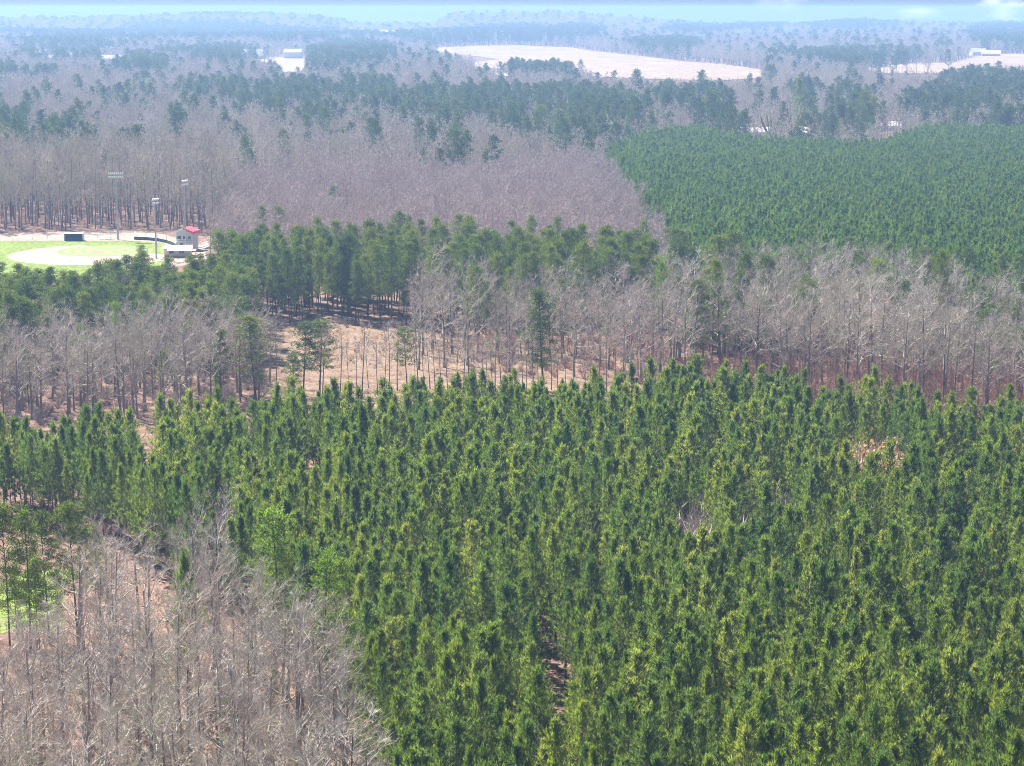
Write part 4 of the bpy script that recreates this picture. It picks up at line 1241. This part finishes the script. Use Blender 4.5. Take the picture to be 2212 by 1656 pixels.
# ring-mown infield grass: rings of two shades are real mowing
m, t = new_mat('ring_mown_grass')
o_ = t.nodes.new('ShaderNodeOutputMaterial'); p_ = t.nodes.new('ShaderNodeBsdfPrincipled'); p_.inputs['Roughness'].default_value = 0.9
tc_ = t.nodes.new('ShaderNodeTexCoord'); wv_ = t.nodes.new('ShaderNodeTexWave'); wv_.wave_type = 'RINGS'; wv_.rings_direction = 'Z'
wv_.inputs['Scale'].default_value = 0.10; wv_.inputs['Distortion'].default_value = 1.0; wv_.inputs['Detail Scale'].default_value = 0.4
rp = t.nodes.new('ShaderNodeValToRGB')
rp.color_ramp.elements[0].color = (0.13, 0.21, 0.045, 1); rp.color_ramp.elements[1].color = (0.24, 0.26, 0.10, 1)
t.links.new(tc_.outputs['Object'], wv_.inputs['Vector']); t.links.new(wv_.outputs['Fac'], rp.inputs['Fac'])
t.links.new(rp.outputs['Color'], p_.inputs['Base Color']); t.links.new(p_.outputs[0], o_.inputs['Surface'])
io = MB().poly([(inner_r * math.cos(a), inner_r * math.sin(a), 0) for a in np.linspace(0, 2 * math.pi, 65)[:-1]]).build('infield_grass', m, None, (pi_[0], pi_[1], 0.13))
tag(io, 'ring mown yellow green infield grass', 'lawn', kind='structure')
mo = P(210, 546)
md_ = MB()
for i in range(6):
    r0, r1, z0, z1 = 2.7 * (1 - i / 6), 2.7 * (1 - (i + 1) / 6), 0.05 * i, 0.05 * (i + 1)
    for j in range(20):
        a, b = j * math.pi / 10, (j + 1) * math.pi / 10
        md_.poly([(r0 * math.cos(a), r0 * math.sin(a), z0), (r0 * math.cos(b), r0 * math.sin(b), z0), (r1 * math.cos(b), r1 * math.sin(b), z1), (r1 * math.cos(a), r1 * math.sin(a), z1)])
tag(md_.build('pitchers_mound', mat_plain('mound_clay', (0.32, 0.18, 0.12), 0.95, 0.1, 1.0), None, (mo[0], mo[1], 0.14)), 'reddish clay mound in the middle of the infield', 'mound', kind='structure')

# dugout
dx, dy = P(159, 521.5)
d = empty('dugout', (dx, dy, 0.05)); tag(d, 'navy blue open fronted dugout beside the ball field', 'dugout')
MB().box(-2.7, 1.8, 0, 2.7, 1.95, 2.2).build('rear_wall', C['navy'], d)
MB().box(-2.85, -0.2, 0, -2.7, 1.95, 2.2).build('side_wall', C['siding'], d)
MB().box(2.7, -0.2, 0, 2.85, 1.95, 2.2).build('side_wall', C['siding'], d)
MB().box(-3.0, -0.5, 2.2, 3.0, 2.1, 2.36).build('roof', C['siding'], d)
MB().box(-2.6, 1.2, 0.42, 2.6, 1.6, 0.50).build('bench', C['wood'], d)
MB().box(-2.7, -0.2, 0, 2.7, -0.1, 0.45).build('front_rail', C['navy'], d)

# bleachers
def bleachers(vx, vy, w_, rows, rz, label):
    x_, y_ = P(vx, vy)
    b = empty('bleachers', (x_, y_, 0.05), rz); tag(b, label, 'bleachers')
    pl = None
    for i in range(rows):
        q = MB().box(-w_ / 2, i * 0.65, 0.40 + i * 0.32, w_ / 2, i * 0.65 + 0.3, 0.45 + i * 0.32).build('seat_plank', C['alu'], b)
        q = MB().box(-w_ / 2, i * 0.65 + 0.32, 0.18 + i * 0.32, w_ / 2, i * 0.65 + 0.6, 0.22 + i * 0.32).build('foot_plank', C['alu'], b)
    for s in (-w_ / 2 + 0.3, 0, w_ / 2 - 0.3):
        MB().tube((s, 0, 0.0), (s, rows * 0.65, rows * 0.32 + 0.1), 0.05).tube((s, rows * 0.65 - 0.2, 0), (s, rows * 0.65 - 0.2, rows * 0.32 + 0.9), 0.04).build('frame', C['steel'], b)
    MB().tube((-w_ / 2, rows * 0.65, rows * 0.32 + 0.9), (w_ / 2, rows * 0.65, rows * 0.32 + 0.9), 0.04).build('rail', C['steel'], b)
bleachers(226, 519.5, 3.8, 3, 0.1, 'small pale bleachers right of the navy dugout')
bleachers(434, 537, 4.5, 5, -0.9, 'pale bleachers just right of the red roofed tower')

# light poles
def light_pole(vx, vb, vt, cols, rows, rz, label, extra=0.0):
    x_, y_ = P(vx, vb)
    h = CAM_H - y_ * math.tan(float(dep(vt)))
    r = empty('light_pole', (x_, y_, 0.0), rz); tag(r, label, 'light pole', 'sports light poles round the ball field')
    MB().tube((0, 0, -0.3), (0, 0, h), 0.28, 0.13, 10).build('pole', C['steel'], r)
    proto = None
    for j in range(rows):
        z = h - 0.5 - j * 1.05
        MB().box(-cols * 0.30 - 0.1, -0.08, z - 0.08, cols * 0.30 + 0.1, 0.08, z + 0.08).build('crossarm', C['steel'], r)
        for i in range(cols):
            xx = (i - (cols - 1) / 2) * 0.60
            if abs(xx) < 0.05: xx += 0.12
            if proto is None:
                q = MB(); n = 10; prof = ((0.10, -0.15), (0.22, 0.02), (0.26, 0.25))
                for (ra, ya), (rb, yb) in zip(prof[:-1], prof[1:]):
                    for s in range(n):
                        a, b = s * 2 * math.pi / n, (s + 1) * 2 * math.pi / n
                        q.poly([(ra * math.cos(a), -ya, ra * math.sin(a)), (ra * math.cos(b), -ya, ra * math.sin(b)), (rb * math.cos(b), -yb, rb * math.sin(b)), (rb * math.cos(a), -yb, rb * math.sin(a))])
                q.poly([(0.10 * math.cos(s * 2 * math.pi / n), 0.15, 0.10 * math.sin(s * 2 * math.pi / n)) for s in range(n)])
                q.poly([(0.25 * math.cos(s * 2 * math.pi / n), -0.22, 0.25 * math.sin(s * 2 * math.pi / n)) for s in range(n)])
                lo = q.build('floodlight', C['white_metal'], r); proto = lo
            else:
                lo = proto.copy(); COL.objects.link(lo); lo.parent = r
            lo.location = (xx, -0.22, z + 0.42); lo.rotation_euler = (R(18), 0, 0)
light_pole(255, 518, 374, 8, 2, 0.0, 'tallest light pole with two rows of white floodlights left of the others')
light_pole(338, 560, 430, 5, 2, 1.05, 'light pole in the middle with a turned cluster of floodlights')
light_pole(402, 545, 390, 4, 2, 0.9, 'light pole in front of the red roofed tower')

# fence of posts, rails and wire round the field
def fence(pts, label, hgt=1.6, sp=3.6, pad=False):
    r = empty('fence', (pts[0][0], pts[0][1], 0.05)); tag(r, label, 'fence')
    o0 = np.array(pts[0])
    pm = None
    for (a, b) in zip(pts[:-1], pts[1:]):
        a = np.array(a) - o0; b = np.array(b) - o0
        L = np.linalg.norm(b - a); n = max(1, int(L / sp))
        if pad:
            dv = (b - a) / L; nv = np.array([-dv[1], dv[0]]) * 0.06
            MB().prism([(a[0] - nv[0], a[1] - nv[1], 0), (b[0] - nv[0], b[1] - nv[1], 0), (b[0] - nv[0], b[1] - nv[1], 0.95), (a[0] - nv[0], a[1] - nv[1], 0.95)], (2 * nv[0], 2 * nv[1], 0)).build('pad', C['pad'], r)
        for i in range(n):
            q = a + (b - a) * i / n
            if pm is None:
                po = MB().tube((0, 0, 0), (0, 0, hgt), 0.045, 0.045, 6).build('post', C['steel'], r, (q[0], q[1], 0)); pm = po
            else:
                po = pm.copy(); COL.objects.link(po); po.parent = r; po.location = (q[0], q[1], 0)
        MB().tube((a[0], a[1], hgt - 0.03), (b[0], b[1], hgt - 0.03), 0.03, 0.03, 5).build('rail', C['mesh'], r)
        w_ = MB()
        for k_ in range(1, 5):
            w_.tube((a[0], a[1], hgt * k_ / 5), (b[0], b[1], hgt * k_ / 5), 0.006, 0.006, 3)
        w_.build('wire', C['mesh'], r)
fence([P(-250, 523), P(0, 520), P(70, 519), P(136, 518.5)], 'low wire fence left of the navy dugout')
fence([P(182, 518.5), P(240, 518), P(288, 518)], 'low wire fence right of the navy dugout')
fence([P(290, 518.5), P(315, 519.5), P(340, 522), P(360, 526), P(374, 531), P(382, 536)], 'curved fence with dark padding at the field corner', 2.6, 4.0, True)

# tower building
tx, ty = P(405, 540)
b = empty('press_box', (tx, ty, 0.05), -0.25); tag(b, 'two storey grey tower with red and white gable roof by the field', 'building')
MB().box(-2.6, -2.2, 0, 2.6, 2.2, 5.3).prism([(-2.6, -2.2, 5.3), (2.6, -2.2, 5.3), (0, -2.2, 6.2)], (0, 4.4, 0)).build('wall', C['siding'], b)
MB().prism([(-3.1, -2.8, 5.0), (0, -2.8, 6.15), (0, -2.8, 6.75), (-3.1, -2.8, 5.65)], (0, 5.6, 0)).build('roof', C['white_metal'], b)
MB().prism([(0.002, -2.8, 6.15), (3.1, -2.8, 5.0), (3.1, -2.8, 5.65), (0.002, -2.8, 6.75)], (0, 5.6, 0)).build('roof', C['red_metal'], b)['label'] = 'red half of the roof'
for (x0, z0, x1, z1) in ((-2.2, 3.2, -0.9, 4.3), (-0.5, 3.2, 0.8, 4.3), (1.2, 3.2, 2.2, 4.3)):
    wf = MB().box(x0, -2.26, z0, x1, -2.16, z1).build('window', C['white'], b)
    MB().box(x0 + 0.1, -2.30, z0 + 0.1, x1 - 0.1, -2.262, z1 - 0.1).build('pane', C['glass'], wf)
dr = MB().box(-1.4, -2.28, 0, -0.4, -2.18, 2.1).build('door', C['navy'], b)
MB().box(-0.6, -2.34, 1.0, -0.5, -2.282, 1.1).build('handle', C['steel'], dr)
wo = MB().box(-2.66, -1.6, 3.1, -2.58, 1.6, 4.4).build('window', C['white'], b)
MB().box(-2.70, -1.45, 3.22, -2.662, 1.45, 4.28).build('pane', C['glass'], wo)
MB().box(-2.9, -2.9, 2.55, 2.9, -2.2, 2.68).build('ledge', C['white_metal'], b)

# low snack building
sx, sy = P(385, 553)
b = empty('snack_stand', (sx, sy, 0.05), 0.1); tag(b, 'low building with faded red and white metal roofs below the tower', 'building')
MB().box(-3.8, -2.4, 0, 3.8, 2.6, 2.2).build('wall', C['white'], b)
MB().prism([(-4.3, -0.1, 2.95), (4.3, -0.1, 2.95), (4.3, 3.1, 2.30), (-4.3, 3.1, 2.30)], (0, 0, 0.12)).build('roof', C['pinkmetal'], b)
MB().prism([(-4.3, -3.1, 2.15), (4.3, -3.1, 2.15), (4.3, -0.102, 2.95), (-4.3, -0.102, 2.95)], (0, 0, 0.12)).build('roof', C['pinkmetal'], b)
MB().prism([(-2.8, -5.8, 1.95), (5.4, -5.8, 1.95), (5.4, -3.2, 2.12), (-2.8, -3.2, 2.12)], (0, 0, 0.10)).build('canopy', C['white_metal'], b)
for xx in (-2.6, 1.2, 5.2):
    MB().tube((xx, -5.6, 0), (xx, -5.6, 1.95), 0.06).build('post', C['steel'], b)
for xx in (-2.5, 0.4):
    wf = MB().box(xx, -2.46, 0.9, xx + 1.4, -2.38, 1.9).build('window', C['grey'], b)
    MB().box(xx + 0.1, -2.50, 1.0, xx + 1.3, -2.462, 1.8).build('pane', C['glass'], wf)

# ------------------------------------------------------------------ dead wood, ivy tree, russet trees
lx, ly = P(747, 693)
lg = MB().tube((-2.6, 0.6, 1.1), (-0.5, 0.1, 0.65), 0.22, 0.25).tube((-0.5, 0.1, 0.65), (2.6, -0.6, 0.15), 0.25, 0.30).build('fallen_log', C['deadwood'], None, (lx, ly, 0.12))
tag(lg, 'pale fallen log at the foot of the pine belt', 'log')
lx, ly = P(338, 880)
lg = MB().tube((0, 0, -0.1), (1.6, 0.2, 2.6), 0.16, 0.13).tube((1.6, 0.2, 2.6), (3.6, 0.5, 5.2), 0.13, 0.08).tube((1.6, 0.2, 2.6), (1.4, 0.0, 4.4), 0.07, 0.03).tube((3.6, 0.5, 5.2), (5.0, 0.7, 6.4), 0.08, 0.03).build('leaning_dead_tree', C['deadwood'], None, (lx, ly, 0.0))
tag(lg, 'bleached leaning dead trunk in front of the left bare wood', 'dead tree')

def ivy_tree(vx, vb, h, seed, label):
    x_, y_ = P(vx, vb)
    g = np.random.default_rng(seed)
    r = empty('ivy_covered_tree', (x_, y_, float(terr(x_, y_)))); tag(r, label, 'tree')
    P0, D, L, W = [], [], [], []
    ta, tb, ra, rb = [np.array([0, 0, -0.3])], [np.array([0, 0, h * 0.4])], [0.45], [0.35]
    for i in range(7):
        a = i * 6.283 / 7 + g.uniform(-0.3, 0.3); e = np.array([math.cos(a) * h * 0.30, math.sin(a) * h * 0.2, h * g.uniform(0.7, 1.0)])
        s = np.array([0, 0, h * 0.35]); mid = (s + e) / 2 + np.array([math.cos(a), math.sin(a), -0.3]) * h * 0.05
        ta += [s, mid]; tb += [mid, e]; ra += [0.2, 0.13]; rb += [0.13, 0.04]
        for u in np.linspace(0, 1, 60):
            c = s * (1 - u) ** 2 + 2 * u * (1 - u) * mid + u * u * e
            w_ = 0.75 * (1 - u) + 0.18
            for _ in range(6):
                P0.append(c + g.normal(size=3) * w_ * 0.5); D.append(g.normal(size=3)); L.append(g.uniform(0.35, 0.6)); W.append(g.uniform(0.3, 0.45))
    for _ in range(900):
        a = g.uniform(0, 6.28); z = g.uniform(0, h * 0.45); w_ = 1.7 * (1 - 0.5 * z / (h * 0.45))
        P0.append(np.array([math.cos(a) * w_, math.sin(a) * w_, z]) * g.uniform(0.6, 1.05)); D.append(g.normal(size=3)); L.append(g.uniform(0.4, 0.7)); W.append(g.uniform(0.35, 0.5))
    link('trunk', to_mesh('ivy_trunk', [(*tubes(ta, tb, ra, rb, 5), 0)], [M['pine_bark']]), r)
    link('ivy', to_mesh('ivy', [(*leaves(P0, D, np.array(L), np.array(W), g), 0)], [M['pine_needles']]), r)
ivy_tree(1710, 322, 21.0, 1, 'dark ivy covered tree with fanned arms behind the far plantation')
ivy_tree(1664, 322, 17.5, 2, 'smaller ivy covered tree left of the fanned one')

rus = [to_mesh('russet_crown', shrub(600 + i, 6.0, 50, 0.9, 0.05, 900), [M['red_twig'], M['russet_leaf']]) for i in range(2)]
for i, (vx, vb, s, lab) in enumerate(((1895, 660, 1.3, 'small orange leafed tree behind the right bare trees'), (1388, 752, 1.0, 'small red leafed tree behind the bare trees right of the clearing'),
                                      (2140, 905, 0.6, 'low russet bush between saplings and plantation at right'), (1560, 800, 0.55, 'low orange bush at the foot of the tall bare trees'))):
    x_, y_ = P(vx, vb)
    r = link('russet_bush' if s < 0.7 else 'russet_tree', rus[i % 2], None, (x_, y_, 0), i * 1.3); r.scale = (s, s, s)
    tag(r, lab, 'bush' if s < 0.7 else 'tree')

# ------------------------------------------------------------------ haze
hz = MB().box(-8700, -8700, -2, 8700, 8700, 80)
m, t = new_mat('haze')
o_ = t.nodes.new('ShaderNodeOutputMaterial'); pv_ = t.nodes.new('ShaderNodeVolumePrincipled')
pv_.inputs['Color'].default_value = (0.40, 0.63, 1.0, 1)
pv_.inputs['Density'].default_value = 2.0e-4
pv_.inputs['Anisotropy'].default_value = 0.2
t.links.new(pv_.outputs[0], o_.inputs['Volume'])
ho = hz.build('haze', m)
tag(ho, 'pale blue haze filling the air over the far woods', 'haze', kind='stuff')
